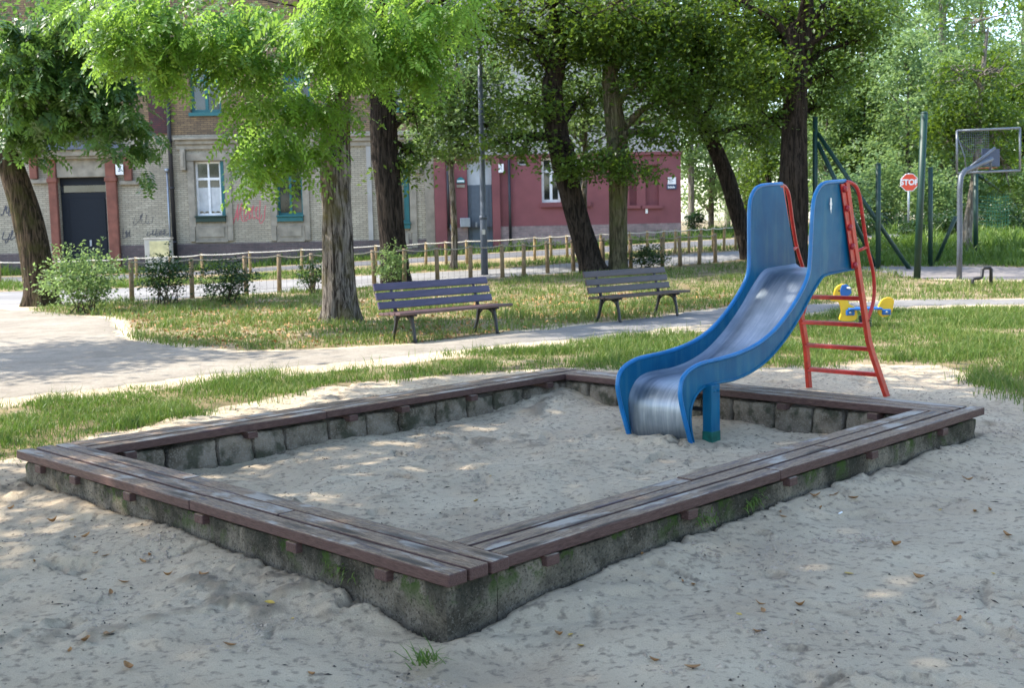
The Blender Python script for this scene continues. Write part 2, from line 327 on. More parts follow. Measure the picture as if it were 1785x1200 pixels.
def m_bench(nm, c0, c1):
    n = NT(nm); v = n.map((1.5, 12, 12)); a = n.noise(2, 7, v, .65); c = n.mix(n.ramp(a, [(.35, 0.), (.7, 1.)]), c0, c1); return n.done(c, .4, 0, n.bump(a, .15, .003))
M['bench'] = m_bench('skylit_purple_slats', (.035, .026, .065), (.075, .055, .11)); M['bench2'] = m_bench('brown_slat_paint', (.035, .02, .018), (.07, .042, .036)); M['seatp'] = m_bench('red_brown_slat_paint', (.07, .034, .036), (.13, .075, .07))  # back slats of the first bench carry blue skylight in their colour
# ------------------------------------------------------------------ ground regions (from measurements)
BYAW = R(45.5); BU = np.array([math.cos(BYAW), math.sin(BYAW)]); BV = np.array([-math.sin(BYAW), math.cos(BYAW)])
BN = np.array([-.30, 4.727]); BL, BW = 5.47, 4.28      # sandbox: near corner, length along BU, width along BV
SEAT = .26
def box_sv(x, y): return (x - BN[0]) * BU[0] + (y - BN[1]) * BU[1], (x - BN[0]) * BV[0] + (y - BN[1]) * BV[1]
e_near = [(-120, 722), (0, 705), (60, 697), (200, 684), (330, 663), (560, 641), (700, 626), (850, 609), (1010, 592), (1100, 583), (1235, 568), (1400, 550), (1500, 541), (1640, 534), (1900, 530)]
e_far = [(-120, 540), (0, 538), (100, 543), (215, 556), (245, 590), (420, 612), (560, 608), (740, 597), (900, 577), (1060, 560), (1280, 534), (1400, 531), (1540, 523), (1900, 520)]
e_low = [(-120, 815), (0, 797), (60, 788), (150, 757), (260, 738), (380, 706), (560, 674), (700, 657), (960, 637), (1100, 632), (1340, 636), (1500, 630), (1640, 633), (1700, 650), (1760, 682), (1900, 730)]
e_mid = [(215, 556), (420, 590), (560, 590), (740, 590), (900, 573), (1060, 556), (1280, 532), (1400, 529), (1540, 521), (1900, 518)]
f_near = [(-120, 535), (130, 531), (230, 526), (487, 511), (876, 485), (1247, 459), (1340, 449)]
f_far = [(-120, 511), (130, 506), (230, 502), (487, 488), (876, 468), (1200, 442), (1340, 434)]
P_PATH = gpoly(e_near, e_far); P_GA = gpoly([(x, y + 5) for x, y in e_low], [(x, y + (9 if x < 1250 else 4)) for x, y in e_near]); P_FOOT = gpoly(f_near, f_far)
P_GB = gpoly([(60, 546), (215, 552)] + e_far[4:], [(60, 536), (130, 531), (230, 526), (487, 511), (876, 486), (1247, 461), (1340, 452), (1480, 464), (1640, 489), (1900, 494)])
P_COURT = gpoly([(1480, 470), (1600, 487), (1900, 493)], [(1480, 464), (1640, 464), (1900, 466)])
P_GC = gpoly(f_far, [(-120, 498), (130, 494), (230, 491), (487, 478), (876, 459), (1200, 436), (1340, 428)])
P_GD = [(-30, 46.2), (9, 46.2), (9, 48.2), (-30, 48.2)]
P_GE = gpoly([(1340, 436), (1480, 464), (1640, 464), (1900, 466)], [(1340, 425), (1480, 430), (1640, 432), (1900, 436)])
P_ST = [(-45, 40.6), (9, 40.6), (16, 43), (17, 49), (9, 45.2), (-45, 45.2)]

def sandheight(X, Y):
    s, t = box_sv(X, Y); r = np.random.RandomState(5)
    wx = X + .25 * vnoise(X * 1.1, Y * 1.1, seed=1); wy = Y + .25 * vnoise(X * 1.1, Y * 1.1, seed=2)
    h = .022 * vnoise(wx * 1.3, wy * 1.3, seed=3) + .016 * vnoise(wx * 3.1, wy * 3.7, seed=4) + .010 * vnoise(wx * 6.1, wy * 8.1, seed=5) + .0055 * vnoise(wx * 12, wy * 19, seed=6) + .0022 * vnoise(wx * 33, wy * 33, seed=7)
    rough = np.clip(1.3 * vnoise(X * .9, Y * .9, seed=8) + .35, 0, 1) * np.clip(.6 + vnoise(X * 2.7, Y * 2.7, seed=18), 0, 1.2)
    h = h * .95 + rough * (.026 * np.maximum(vnoise(wx * 10, wy * 10, seed=9), 0) ** 1.3 + .020 * np.abs(vnoise(wx * 19, wy * 19, seed=10)) + .013 * np.abs(vnoise(X * 36, Y * 36, seed=19)))
    global DAMP
    DAMP = np.clip(rough * np.maximum(vnoise(wx * 10, wy * 10, seed=9), 0) * 1.3, 0, 1)
    for k in range(620):                       # footprints and scuffs
        cx, cy = r.uniform(-5.5, 7.5), r.uniform(2.3, 13); a = r.uniform(0, 6.28); L, W = r.uniform(.04, .17), r.uniform(.02, .06); d = r.uniform(.010, .034)
        i = np.abs(X[0] - cx) < .35; j = np.abs(Y[:, 0] - cy) < .35
        if not i.any() or not j.any(): continue
        ii = np.where(i)[0]; jj = np.where(j)[0]; sl_ = (slice(jj[0], jj[-1] + 1), slice(ii[0], ii[-1] + 1))
        dx = X[sl_] - cx; dy = Y[sl_] - cy; p = (dx * math.cos(a) + dy * math.sin(a)) / L; q = (-dx * math.sin(a) + dy * math.cos(a)) / W
        p = p + .35 * vnoise(X[sl_] * 25, Y[sl_] * 25, seed=14); q = q + .45 * vnoise(X[sl_] * 22, Y[sl_] * 22, seed=15); rr = np.sqrt(p * p + q * q); DAMP[sl_] = np.clip(DAMP[sl_] + (r.uniform(0, .9) if r.uniform() < .5 else 0) * np.exp(-rr ** 2 * .7) * (.5 + vnoise(X[sl_] * 30, Y[sl_] * 30, seed=16)), 0, 1); h[sl_] += d * (-np.exp(-(rr ** 4)) + .45 * np.exp(-((rr - 1.35) / .32) ** 2) * (p > -.3))
    ins = (s > .12) & (s < BL - .12) & (t > .12) & (t < BW - .12)
    ds = np.minimum(np.minimum(s, BL - s), np.minimum(t, BW - t)); dout = np.maximum(np.maximum(-s, s - BL), np.maximum(-t, t - BW))
    h += np.where(~ins & (dout > 0) & (dout < .8), .055 * np.exp(-(dout / .22) ** 2) * (1 + .22 * vnoise(s * 1.6 + 9, t * 1.6, seed=11)), 0)
    h += np.where(ins, -.02 + .035 * np.exp(-((ds - .25) / .35) ** 2) * vnoise(s * 1.3, t * 1.3, seed=12), 0)
    h += np.where(ins, .14 * np.exp(-(((s - BL + .15) / .7) ** 2 + ((t - BW + .2) / .55) ** 2)), 0)       # sand swept into the far corner
    lx, ly = 1.16, 9.05
    d2 = ((X - lx) * BU[0] + (Y - ly) * BU[1]); e2 = (-(X - lx) * BU[1] + (Y - ly) * BU[0])
    h += .06 * np.exp(-(((d2 + .1) / .16) ** 2 + ((e2 + .08) / .3) ** 2)) * (1 + .6 * vnoise(X * 14, Y * 14, seed=13))
    h -= .10 * np.exp(-((s / .45) ** 2 + (t / .6) ** 2))      # the near corner stands a little free
    return h
def axis(*segs):
    o = []
    for a, b, st in segs: o.append(np.arange(a, b - 1e-6, st))
    o.append([segs[-1][1]]); return np.concatenate(o)
gx = axis((-400, -100, 50), (-100, -32, 4), (-32, -8, .3), (-8, -4.6, .09), (-4.6, 6.6, .022), (6.6, 10, .09), (10, 32, .3), (32, 100, 4), (100, 400, 50))
gy = axis((-60, 0, 6), (0, 2.2, .3), (2.2, 3.4, .014), (3.4, 6.5, .018), (6.5, 12.6, .024), (12.6, 20, .1), (20, 50, .2), (50, 100, 2), (100, 800, 50))
GX, GY = np.meshgrid(gx, gy)
_near = ((1 - sstep(12, 13.5, GY)) * sstep(-6, -4.2, GX) * (1 - sstep(6.2, 7.5, GX)) * sstep(1, 2.4, GY))
_ga = inpoly(GX, GY, P_GA); _gall = _ga | inpoly(GX, GY, P_GB) | inpoly(GX, GY, P_GC) | inpoly(GX, GY, P_GE) | inpoly(GX, GY, P_GD) | (GY > 30)
GZ = terrain(GX, GY) + sandheight(GX, GY) * _near * np.where(_ga, .4, 1) + .03 * vnoise(GX * .9, GY * .9, seed=20) * (1 - _near) * (GY < 45) * 0
mb = MB(); ny, nx = GX.shape; mb.smooth = True
i = np.arange(ny - 1)[:, None] * nx + np.arange(nx - 1)[None]
_g = _gall.astype(float); k = np.clip(_g + .0, 0, 1)
wob = vnoise(GX * 3, GY * 3, seed=21) * .3
mb.add(np.stack([GX.ravel(), GY.ravel(), GZ.ravel()], 1), [np.stack([i, i + 1, i + nx + 1, i + nx], -1).reshape(-1, 4)], np.clip(k * (.85 + wob), 0, 1).ravel())
_go = tag(mb.build('ground', M['sand'], att='grassy'), kind='structure'); _da = _go.data.attributes.new('damp', 'FLOAT', 'POINT'); _da.data.foreach_set('value', np.clip(DAMP * _near, 0, 1).ravel())
def ground_z(x, y):                            # height of the ground mesh at a point
    ix = np.clip(np.searchsorted(gx, x) - 1, 0, nx - 2); iy = np.clip(np.searchsorted(gy, y) - 1, 0, ny - 2)
    fx = (x - gx[ix]) / (gx[ix + 1] - gx[ix]); fy = (y - gy[iy]) / (gy[iy + 1] - gy[iy])
    return (GZ[iy, ix] * (1 - fx) + GZ[iy, ix + 1] * fx) * (1 - fy) + (GZ[iy + 1, ix] * (1 - fx) + GZ[iy + 1, ix + 1] * fx) * fy
def sheet(name, poly, mat, lift, step=.16):
    P = np.array(poly); ax = np.arange(max(P[:, 0].min(), -45), min(P[:, 0].max(), 45) + step, step); ay = np.arange(P[:, 1].min(), P[:, 1].max() + step, step)
    X, Y = np.meshgrid(ax, ay); n2 = len(ax)
    wx = X + .12 * vnoise(X * 2.3, Y * 2.3, seed=30); wy = Y + .12 * vnoise(X * 2.3, Y * 2.3, seed=31)
    ok = inpoly(wx, wy, poly); q = ok[:-1, :-1] & ok[1:, :-1] & ok[:-1, 1:] & ok[1:, 1:]
    i = np.arange(len(ay) - 1)[:, None] * n2 + np.arange(n2 - 1)[None]; i = i[q]
    m = MB(); m.smooth = True; Z = ground_z(X, Y) + lift
    f = np.stack([i, i + 1, i + n2 + 1, i + n2], -1); cnt = np.bincount(f.ravel(), minlength=Z.size).reshape(Z.shape); Z = np.where(cnt < 4, Z - .06, Z); u, inv = np.unique(f, return_inverse=True)
    m.add(np.stack([X.ravel(), Y.ravel(), Z.ravel()], 1)[u], [inv.reshape(-1, 4)])
    return tag(m.build(name, mat), kind='structure')
sheet('path', P_PATH, M['path'], .012); sheet('footpath', P_FOOT, M['footpath'], .012); sheet('street', P_ST, M['street'], .016, .25); sheet('court_ground', P_COURT, M['court'], .014)

# ------------------------------------------------------------------ the row of houses
HY = 48.0                                      # the facade plane
def fr(px0, py0, px1, py1, Y=HY):              # measured rectangle on the facade -> x0, x1, z0, z1
    a = fp(px0, (py0 + py1) / 2, Y); b = fp(px1, (py0 + py1) / 2, Y); t = fp((px0 + px1) / 2, py0, Y); l = fp((px0 + px1) / 2, py1, Y)
    return a[0], b[0], l[2], t[2]
def wall_part(name, mat, parent, x0, x1, z0, z1, holes=(), y=HY, depth=.28):
    xs = sorted({x0, x1} | {min(max(v, x0), x1) for h in holes for v in h[:2]}); zs = sorted({z0, z1} | {min(max(v, z0), z1) for h in holes for v in h[2:]})
    m = MB()
    for a, b in zip(xs[:-1], xs[1:]):
        for c, d in zip(zs[:-1], zs[1:]):
            if any(h[0] - 1e-6 <= a and b <= h[1] + 1e-6 and h[2] - 1e-6 <= c and d <= h[3] + 1e-6 for h in holes): continue
            m.quad((a, y, c), (b, y, c), (b, y, d), (a, y, d))
    for a, b, c, d in holes:
        e = y + depth
        m.quad((a, y, c), (a, y, d), (a, e, d), (a, e, c)); m.quad((b, y, c), (b, e, c), (b, e, d), (b, y, d)); m.quad((a, y, d), (b, y, d), (b, e, d), (a, e, d)); m.quad((a, y, c), (a, e, c), (b, e, c), (b, y, c))
    return m.build(name, mat, parent)
def window(parent, r, frame, y=HY, setback=.2, mull=1, trans=.68, fw=.085, curtain=False, reveal=None):
    x0, x1, z0, z1 = r; yy = y + setback; m = MB(); e = .003
    m.span(x0 + e, x0 + fw, yy, yy + .07, z0 + e, z1 - e); m.span(x1 - fw, x1 - e, yy, yy + .07, z0 + e, z1 - e); m.span(x0 + fw, x1 - fw, yy, yy + .07, z0 + e, z0 + fw * 1.2); m.span(x0 + fw, x1 - fw, yy, yy + .07, z1 - fw, z1 - e)
    zt = z0 + (z1 - z0) * trans; m.span(x0 + fw, x1 - fw, yy - .01, yy + .06, zt - fw * .6, zt + fw * .6)
    for k in range(mull):
        xm = x0 + (x1 - x0) * (k + 1) / (mull + 1); m.span(xm - fw * .55, xm + fw * .55, yy + .004, yy + .055, z0 + fw * 1.2, zt - fw * .6); m.span(xm - fw * .4, xm + fw * .4, yy + .004, yy + .055, zt + fw * .6, z1 - fw)
    wo = m.build('window', frame, parent)
    MB().quad((x0, yy + .05, z0), (x1, yy + .05, z0), (x1, yy + .05, z1), (x0, yy + .05, z1)).build('pane', M['glass'], wo)
    if curtain:
        c = MB(); c.smooth = True; n = 40; xs = np.linspace(x0 + fw, x1 - fw, n); V = []
        for x_ in xs: V += [(x_, yy + .046 + .003 * math.sin(x_ * 40), z0 + fw * 1.6 + .05 * abs(math.sin(x_ * 14))), (x_, yy + .046 + .003 * math.sin(x_ * 40), zt - .35)]
        k = np.arange(n - 1) * 2; c.add(V, [np.stack([k, k + 2, k + 3, k + 1], -1)]); c.build('curtain', M['curtain'], wo)
    if reveal: MB().span(x1 + .002, x1 + .14, y + .04, yy + .06, z0, z1).build('reveal', reveal, wo)
    return wo
hb = thing('brick_house', 'cream and brown brick house with a dark door, white window and house number 3', 'house', (-12, HY, 0))
hb_o = Vector((-12, HY, 0))
def P(o, parent):                              # parts are modelled in place; hang them on the thing without moving them
    o.parent = parent; o.matrix_parent_inverse = Matrix.Translation(-parent.location); return o
XL, XS, XR = -34.0, float(fp(300, 330, HY)[0]), float(fp(757, 330, HY)[0]); ZC = float(fp(300, 236, HY)[2])
w1 = fr(340, 281, 392, 376); w2 = fr(482, 285, 527, 375); w3 = fr(672, 288, 714, 388); dr = fr(105, 309, 187, 452)
up = [fr(330, 110, 384, 196), fr(492, 108, 540, 192), fr(196, 60, 226, 146), fr(100, 60, 140, 150), fr(660, 105, 706, 190)]
zp = float(fp(400, 424, HY)[2])
wall_part('lower_wall', M['brick'], None, XL, XR, -1, ZC, [w1, w2, w3, (dr[0], dr[1], -.4, dr[3])]); lw = bpy.data.objects['lower_wall']; P(lw, hb)
P(wall_part('upper_wall', M['brick2'], None, XL, XR, ZC, 12.5, up), hb)
m = MB(); m.span(XL, dr[0] - .3, HY - .06, HY - .003, -1, zp - .25); m.span(dr[1] + .5, XR, HY - .06, HY - .003, -1, zp); P(m.build('plinth', M['plinth'], None, bevel=.02), hb)
r = fr(258, 112, 296, 233); P(MB().span(r[0], r[1], HY - .05, HY - .002, r[2], 12.4).build('pilaster', M['brick3'], None), hb)
r = fr(30, 215, 256, 233); P(MB().span(XL, r[1], HY - .04, HY - .002, r[2], r[3]).build('brick_band', M['brick3'], None), hb)
r = fr(305, 236, 757, 247); m = MB(); m.span(r[0], XR - .02, HY - .32, HY - .003, r[3] - .1, r[3]); m.span(r[0] + .05, XR - .02, HY - .2, HY - .004, r[2] - .02, r[3] - .1); m.span(r[0] + .05, XR - .02, HY - .1, HY - .005, r[2] - .22, r[2] - .02); P(m.build('cornice', M['cornice'], None, bevel=.015), hb)
for (q, fm, cu, rv, md) in ((w1, M['white'], True, M['teal'], .07), (w2, M['teal'], False, None, 0), (w3, M['teal'], False, M['teal'], 0)):
    rr = (q[0], q[1] - (.17 if rv else 0), q[2], q[3]); o = window(None, rr, fm, curtain=cu, reveal=rv); P(o, hb)
    a, b, c, d = q; m = MB(); m.span(a - .28, a - .003, HY - .07, HY - .002, c - .45, d + .02); m.span(b + .003, b + .28, HY - .07, HY - .002, c - .45, d + .02); m.span(a - .3, b + .3, HY - .1, HY - .002, d + .02, d + .34); m.span(a - .05, b + .05, HY - .05, HY - .002, c - 1.0, c - .33); m.span(a - .28, a - .06, HY - .09, HY - .002, c - 1.05, c - .45); m.span(b + .06, b + .28, HY - .09, HY - .002, c - 1.05, c - .45); m.span(a - .05, b + .05, HY - .085, HY - .002, c - 1.1, c - 1.0)
    m.span(a + .08, b - .08, HY - .08, HY - .051, c - .88, c - .45)
    P(m.build('window_surround', M['cornice'] if md else M['cornice'], None, bevel=.02), hb)
    P(MB().span(a - .03, b + .03, HY - .2, HY + .1, c - .07, c).span(a, b, HY - .14, HY - .06, c - .26, c - .075).build('sill', M['green'] if md else M['teal'], None, bevel=.01), hb)
    for xx in (a - .5, b + .3):
        m = MB(); m.span(xx, xx + .2, HY - .22, HY - .002, d - .35, d + .5); m.span(xx + .05, xx + .15, HY - .26, HY - .221, d - .25, d + .4); P(m.build('bracket', M['cornice'], None, bevel=.03), hb)
for q in up:
    P(window(None, q, M['teal'], trans=.65, fw=.11), hb); P(MB().span(q[0] - .06, q[1] + .06, HY - .1, HY + .1, q[2] - .14, q[2]).build('sill', M['teal'], None), hb)
r = fr(641, 262, 649, 430); P(MB().span(r[0], r[1], HY - .08, HY - .002, zp, ZC - .6).build('wall_strip', M['plaster'], None), hb)
r = fr(742, 300, 756, 430); P(MB().span(r[0], XR - .003, HY - .12, HY - .002, -1, ZC - .6).build('wall_edge', M['cornice'], None), hb)
# doorway
m = MB(); e = .16; m.span(dr[0] + .01, dr[1] - .01, HY + .2, HY + .24, -.4, dr[3] - .62); m.span(dr[0] + .35, dr[1] - .12, HY + .18, HY + .2, .3, dr[3] - .85)
dn = P(m.build('door', M['doorblue'], None, bevel=.01), hb)
MB().span(dr[1] - .82, dr[1] - .74, HY + .12, HY + .17, 1.15, 1.4).build('handle', M['galv'], dn)
P(MB().span(dr[0] + .01, dr[1] - .01, HY + .2, HY + .23, dr[3] - .6, dr[3] - .32).build('transom', M['glass'], None), hb); P(MB().span(dr[0] + .01, dr[1] - .01, HY + .16, HY + .25, dr[3] - .318, dr[3] - .003).build('door_head', M['doorblue'], None), hb)
for x0, x1 in ((dr[0] - .34, dr[0] - .004), (dr[1] + .08, dr[1] + .5)):
    m = MB(); m.span(x0, x1, HY - .22, HY - .002, -.4, dr[3] + .85); m.span(x0 - .04, x1 + .04, HY - .27, HY - .003, dr[3] - .2, dr[3] - .02); m.span(x0 - .04, x1 + .04, HY - .27, HY - .003, dr[3] + .7, dr[3] + .852); P(m.build('door_pier', M['sandstone'], None, bevel=.03), hb)
P(MB().span(dr[0], dr[1] + .08, HY - .12, HY - .002, dr[3], dr[3] + .8).build('lintel', M['cornice'], None, bevel=.02), hb)
r = fr(75, 262, 216, 273); P(MB().span(r[0], r[1], HY - .5, HY - .001, r[2], r[3]).span(r[0] + .1, r[1] - .1, HY - .38, HY - .002, r[2] - .1, r[2]).build('porch_cornice', M['cornice'], None, bevel=.02), hb)
a = fr(65, 228, 216, 262); m = MB(); x0, x1, z0, z1 = a
m.add([(x0, HY - .65, z0), (x1, HY - .65, z0), (x1, HY - .003, z0), (x0, HY - .003, z0), (x0 + .9, HY - .02, z1), (x1 - .4, HY - .02, z1), (x0 + .9, HY - .003, z1), (x1 - .4, HY - .003, z1)], [(0, 1, 5, 4), (0, 4, 6, 3), (1, 2, 7, 5), (4, 5, 7, 6), (0, 3, 2, 1), (3, 6, 7, 2)])
P(m.build('porch_roof', M['slate'], None), hb)
for q in ((52, 218, 65, 312), (218, 272, 231, 315)):
    r = fr(*q); m = MB(); m.span(r[0], r[1], HY - .2, HY - .002, r[2], r[3]); P(m.build('brown_pilaster', M['sandstone'], None, bevel=.02), hb)
r = fr(205, 315, 262, 322); P(MB().span(r[0] + .12, r[1], HY - .16, HY - .001, r[2], r[3]).build('ledge', M['cornice'], None, bevel=.02), hb)
r = fr(56, 313, 92, 320); P(MB().span(r[0], r[1] - .06, HY - .16, HY - .001, r[2], r[3]).build('ledge', M['cornice'], None, bevel=.02), hb)
r = fr(206, 287, 219, 305); pl = P(MB().span(r[0], r[1], HY - .32, HY - .29, r[2], r[3]).build('number_plate', M['signwhite'], None, bevel=.004), hb)
text_mesh('3', .26, .003, M['navy'], 'digit', pl, ((r[0] + r[1]) / 2, HY - .325, (r[2] + r[3]) / 2), (R(90), 0, 0), .006)
P(MB().span(r[0] + .1, r[1] - .1, HY - .29, HY - .2, r[2] + .1, r[3] - .1).build('plate_bracket', M['black'], None), hb)
a = fp(297, 60, HY - .12); b = fp(307, 446, HY - .12); a[0] = b[0] = XS + .04; m = MB(); m.smooth = True; m.cyl((a[0], HY - .14, -.2), (a[0], HY - .14, 12.2), .085); 
for z in (1.2, 3.4, 5.3, 7.5): m.cyl((a[0], HY - .14, z), (a[0], HY - .14, z + .08), .11)
P(m.build('drainpipe', M['darkpipe'], None), hb)
a = fp(292, 298, HY); m = MB(); m.smooth = True; m.cyl((a[0], HY - .1, .1), (a[0], HY - .1, a[2]), .04); m.box((a[0], HY - .1, a[2] + .02), (.16, .12, .14)); P(m.build('cable_conduit', M['galv'], None), hb)
P(MB().prism([(XL, HY - .5, 12.5), (XL, HY + 12.5, 12.5), (XL, HY + 6, 16)], (XR - XL, 0, 0)).build('roof', M['roof'], None), hb)
P(MB().span(XL + .01, XR - .01, HY + .55, HY + 12, -1, 12.49).build('house_body', M['plaster'], None), hb)
def scribble(parent, mat, r, seed, n, wdt, y=HY - .012):
    rg = random.Random(seed); x0, x1, z0, z1 = r; m = MB(); x = x0
    for k in range(n):
        x = x0 + (x1 - x0) * (k + .2) / n; pts = []; ph = rg.uniform(0, 6); am = rg.uniform(.25, .5) * (z1 - z0)
        for j in range(14):
            t = j / 13; pts.append((x + (x1 - x0) / n * (1.5 * t + .5 * math.sin(t * 7 + ph)), y + .0004 * k, (z0 + z1) / 2 + am * math.sin(t * rg.uniform(5, 6.5) + ph) * (1 - .3 * t)))
        m.tube(pts, wdt, 6, flat=.12, up=(0, 0, 1))
    return P(m.build('graffiti', mat, None), parent)
scribble(hb, M['graf'], fr(400, 350, 456, 394), 4, 8, .018); scribble(hb, M['grafdark'], fr(2, 355, 24, 378), 5, 4, .02); scribble(hb, M['grafdark'], fr(2, 398, 26, 425), 7, 3, .02); scribble(hb, M['grafdark'], fr(212, 398, 226, 418), 8, 3, .013); scribble(hb, M['grafdark'], fr(256, 398, 288, 414), 9, 5, .014); scribble(hb, M['grafdark'], fr(232, 370, 258, 396), 12, 3, .008)

hp = thing('pink_house', 'house with raspberry painted ground floor, brick plinth and pale upper storey', 'house', (2, HY, 0))
X1 = float(fp(1187, 340, HY)[0]); ZP = float(fp(1000, 267, HY)[2]); zq = float(fp(1040, 391.5, HY)[2])
d2 = fr(815, 279, 858, 437); q1 = fr(944, 274, 977, 353); q2 = fr(988, 272, 1019, 352); sm = fr(902, 269, 917, 288); ni = [fr(1097, 288, 1110, 358), fr(1125, 288, 1149, 358)]
upp = [fr(790, 60, 830, 170), fr(950, 40, 990, 160), fr(1060, 40, 1100, 160)]
P(wall_part('painted_wall', M['pink'], None, XR, X1, zq, ZP, [(d2[0], d2[1], zq, d2[3]), q1, q2, sm] + ni), hp)
P(wall_part('upper_wall', M['plaster'], None, XR, X1 - .02, ZP, 12.2, upp), hp)
m = MB(); m.span(d2[1] + .003, X1 - .003, HY - .05, HY + .2, -1, zq); m.span(XR, d2[0] - .003, HY - .05, HY + .2, -1, zq); P(m.build('plinth', M['pinkpl'], None), hp)
P(MB().span(XR + .01, X1 + .06, HY - .1, HY - .003, ZP - .14, ZP).build('string_course', M['pinkdark'], None, bevel=.02), hp)
r = fr(757, 270, 779, 430); P(MB().span(XR + .02, r[1], HY - .3, HY - .003, -1, ZP - .15).build('pilaster', M['pinkdark'], None, bevel=.01), hp)
r = fr(859, 290, 872, 437); P(MB().span(d2[1] + .01, r[1], HY - .16, HY - .054, -1, ZP - .15).build('door_jamb', M['pinkdark'], None), hp)
for q in (q1, q2): P(window(None, q, M['white'], fw=.1, trans=.7), hp); P(MB().span(q[0] - .06, q[1] + .25, HY - .12, HY - .003, q[2] - .2, q[2]).build('sill', M['pinkdark'], None, bevel=.01), hp)
P(window(None, sm, M['white'], mull=0, fw=.06, trans=.5), hp)
for q in ni:
    m = MB(); m.quad((q[0] - .01, HY + .17, q[2] - .01), (q[1] + .01, HY + .17, q[2] - .01), (q[1] + .01, HY + .17, q[3] + .01), (q[0] - .01, HY + .17, q[3] + .01)); m.span(q[0] - .14, q[1] + .14, HY - .1, HY - .003, q[2] - .13, q[2]); P(m.build('blind_window', M['pink'], None), hp)
for q in upp: P(window(None, q, M['white'], fw=.1), hp)
dz = d2[3] - 1.0
dd = P(MB().span(d2[0] + .01, d2[1] - .01, HY + .16, HY + .21, .3, dz).span(d2[0] + .14, d2[1] - .14, HY + .14, HY + .158, 1.0, dz - .15).build('door', M['greydoor'], None, bevel=.01), hp)
MB().span(d2[0] + .3, d2[0] + .38, HY + .08, HY + .14, 1.6, 1.8).build('handle', M['galv'], dd)
P(MB().span(d2[0] + .01, d2[1] - .01, HY + .17, HY + .2, dz + .003, d2[3] - .003).build('transom', plain('frosted_pane', (.42, .45, .46), .3, 0, .2, 2), None), hp)
P(MB().span(d2[0] - .35, d2[1] + .25, HY - .55, HY + .1, -.2, d2[2] + .05).build('door_step', M['cornice'], None, bevel=.02), hp)
m = MB(); m.smooth = True; x = float(fp(779.5, 330, HY)[0]); m.cyl((x + .05, HY - .36, 1.6), (x + .05, HY - .36, ZP - .2), .05); P(m.build('drainpipe', M['darkpipe'], None), hp)
m = MB(); m.smooth = True; m.tube([(x + .02, HY - .12, 1.75), (x + .1, HY - .14, 1.6), (x + .25, HY - .14, 1.35), (x + .27, HY - .14, .2)], .07, 10); P(m.build('pale_drainpipe', M['galv'], None), hp)
m = MB(); m.smooth = True; x = float(fp(888, 330, HY)[0]); m.cyl((x, HY - .1, .4), (x, HY - .1, ZP - .16), .055); P(m.build('drainpipe', M['darkpipe'], None), hp)
r = fr(803, 380, 820, 396); P(MB().span(r[0], r[1], HY - .5, HY - .06, r[2], r[3]).build('meter_box', M['galv'], None, bevel=.02), hp)
r = fr(869, 286, 878, 301); pl = P(MB().span(r[0], r[1], HY - .2, HY - .17, r[2], r[3]).build('number_plate', M['signwhite'], None), hp); text_mesh('1', .2, .003, M['navy'], 'digit', pl, ((r[0] + r[1]) / 2, HY - .205, (r[2] + r[3]) / 2), (R(90), 0, 0))
r = fr(796, 309, 810, 319); pts = [(r[0], r[2])] + [(r[1], r[2])] + [((r[0] + r[1]) / 2 + (r[1] - r[0]) / 2 * math.cos(t), r[2] + .06 + (r[3] - r[2] - .06) * math.sin(t)) for t in np.linspace(0, math.pi, 9)]
sg = P(MB().prism([(a, HY - .06, c) for a, c in pts], (0, .03, 0)).build('crest_sign', M['tealamp'], None), hp); MB().span(r[0] + .02, r[1] - .02, HY - .066, HY - .0605, r[2] + .04, r[2] + .11).build('white_band', M['signwhite'], sg)
r = fr(796, 322, 810, 327); P(MB().span(r[0], r[1], HY - .04, HY - .003, r[2], r[3]).build('small_plate', M['cornice'], None), hp)
r = fr(1164, 309, 1178, 321); s1 = P(MB().span(r[0], r[1], HY - .05, HY - .003, r[2], r[3]).build('white_notice', M['signwhite'], None), hp); m = MB()
for k in range(3): m.span(r[0] + .05, r[0] + .22 - .04 * (k % 2), HY - .053, HY - .0505, r[3] - .08 - .055 * k, r[3] - .06 - .055 * k)
m.build('text_lines', M['grafdark'], s1)
r = fr(1162, 321.5, 1179, 330); s1 = P(MB().span(r[0], r[1], HY - .05, HY - .003, r[2], r[3] - .004).build('navy_notice', M['navy'], None), hp); m = MB()
for k in range(6): m.span(r[0] + .05 + .05 * k, r[0] + .085 + .05 * k, HY - .053, HY - .0505, r[2] + .05, r[2] + .13 - .02 * (k % 2))
m.build('text_lines', M['signwhite'], s1)
r = fr(1125, 363, 1129, 372); P(MB().span(r[0], r[1], HY - .05, HY - .003, r[2], r[3]).build('small_vent', M['signwhite'], None), hp)
for q in ((892, 0, 898, 80), (905, 0, 912, 80), (780, 0, 786, 150)):
    r = fr(*q); P(MB().span(r[0], r[1], HY - .05, HY - .003, r[2], 12).build('brick_strip', M['brick3'], None), hp)
P(MB().prism([(XR, HY - .5, 12.2), (XR, HY + 12.5, 12.2), (XR, HY + 6, 15.5)], (X1 - XR + .3, 0, 0)).build('roof', M['roof'], None), hp)
P(MB().span(XR + .01, X1, HY + .5, HY + 12, -1, 12.19).build('house_body', M['plaster'], None), hp)
a = fp(274, 452, 46.6); r = fr(252, 417, 297, 452, 46.4)
ub = thing('utility_cabinet', 'cream yellow utility cabinet standing in front of the brick house', 'cabinet', ((r[0] + r[1]) / 2, 46.6, -.1))
P(MB().span(r[0], r[1], 46.4, 46.8, -.15, r[3]).span(r[0] - .03, r[1] + .03, 46.37, 46.83, r[3], r[3] + .05).build('cabinet_body', M['cream'], None, bevel=.01), ub)
